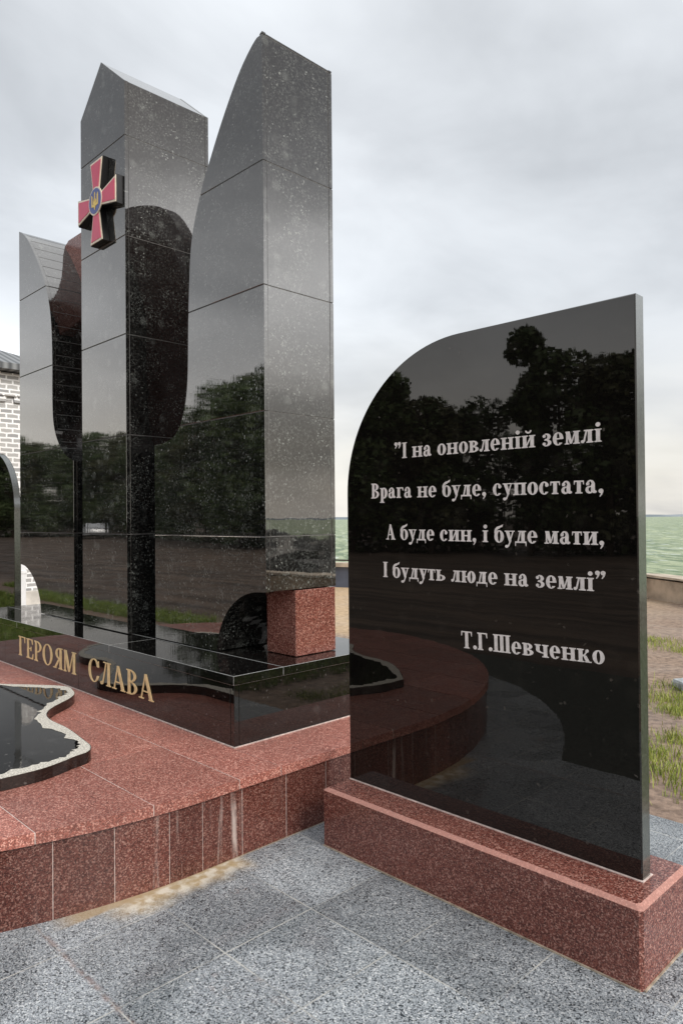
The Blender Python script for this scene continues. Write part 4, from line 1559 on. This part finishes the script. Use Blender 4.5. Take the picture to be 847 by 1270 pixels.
# pale broken slab in the weeds
bm = bmesh.new()
prism(bm, [(-2.72, 7.02), (-2.42, 6.68), (-2.05, 6.80), (-2.10, 7.05), (-2.45, 7.22)], 'z', -.01, .10, .012)
for v in bm.verts:
    if v.co.z > .05:
        v.co.z += (v.co.x + 2.4) * .16 + random.uniform(-.012, .012)
tag(obj('broken_slab', bm, M['stone_pale']), 'pale broken stone slab lying in the weeds near the sea wall', 'stone')

# ------------------------------------------------------------------ parked cars across the promenade (seen mirrored)


def make_car(loc, rz, label, group):
    t_ = thing('parked_car', label, 'car', (0, 0, 0), group)
    prof = [(-2.1, .35), (-2.15, .70), (-1.95, .92), (-1.30, .98), (-.72, 1.42), (.60, 1.46), (1.25, 1.05), (2.05, .95), (2.15, .60), (2.1, .35)]
    bm = bmesh.new()
    A = [bm.verts.new((x, -.84 + (.14 if z > 1.2 else 0), z)) for x, z in prof]
    B = [bm.verts.new((x, .84 - (.14 if z > 1.2 else 0), z)) for x, z in prof]
    bm.faces.new(A)
    bm.faces.new(B[::-1])
    for k in range(len(prof)):
        bm.faces.new((A[k], A[(k + 1) % len(prof)], B[(k + 1) % len(prof)], B[k]))
    bmesh.ops.bevel(bm, geom=bm.edges[:], offset=.05, segments=2, affect='EDGES', profile=.5)
    obj('body', bm, M['car_paint'], t_, True)
    for sgn in (-1, 1):
        bm = bmesh.new()
        q = [(-1.12, 1.02), (-.70, 1.36), (.55, 1.40), (1.05, 1.08)]
        yy_ = sgn * .845
        vs = [bm.verts.new((x, sgn * (.848 - (.125 if z > 1.2 else .01)), z)) for x, z in q]
        vs2 = [bm.verts.new((x, sgn * (.82 - (.125 if z > 1.2 else .01)), z)) for x, z in q]
        bm.faces.new(vs)
        bm.faces.new(vs2[::-1])
        for k in range(4):
            bm.faces.new((vs[k], vs[(k + 1) % 4], vs2[(k + 1) % 4], vs2[k]))
        obj('side_window', bm, M['glass_dark'], t_)
    bm = bmesh.new()
    vs = [bm.verts.new(q) for q in ((-1.30, -.66, 1.00), (-1.30, .66, 1.00), (-.78, .58, 1.39), (-.78, -.58, 1.39))]
    for v in vs:
        v.co.x -= .03
    vs2 = [bm.verts.new(v.co + Vector((.04, 0, -.03))) for v in vs]
    bm.faces.new(vs)
    bm.faces.new(vs2[::-1])
    for k in range(4):
        bm.faces.new((vs[k], vs[(k + 1) % 4], vs2[(k + 1) % 4], vs2[k]))
    obj('windscreen', bm, M['glass_dark'], t_)
    for sx_ in (-1.3, 1.32):
        for sy_ in (-.78, .78):
            bm = bmesh.new()
            bmesh.ops.create_cone(bm, cap_ends=True, segments=20, radius1=.32, radius2=.32, depth=.2, matrix=Matrix.Translation((sx_, sy_, .32)) @ Matrix.Rotation(math.pi / 2, 4, 'X'))
            wl_ = obj('wheel', bm, M['tyre'], t_)
            bm = bmesh.new()
            bmesh.ops.create_cone(bm, cap_ends=True, segments=16, radius1=.19, radius2=.17, depth=.23, matrix=Matrix.Translation((sx_, sy_, .32)) @ Matrix.Rotation(math.pi / 2, 4, 'X'))
            obj('rim', bm, M['car_paint'], wl_)
    for sy_ in (-.6, .6):
        bm = bmesh.new()
        box(bm, -2.165, sy_ - .14, .66, -2.10, sy_ + .14, .78, .01)
        obj('headlight', bm, M['lamp_glass'], t_)
    t_.location = loc
    t_.rotation_euler = (0, 0, rz)
    return t_


car = make_car(polar(64.6, 69), R(20), 'silver car parked under the trees, mirrored low in the centre tower', None)
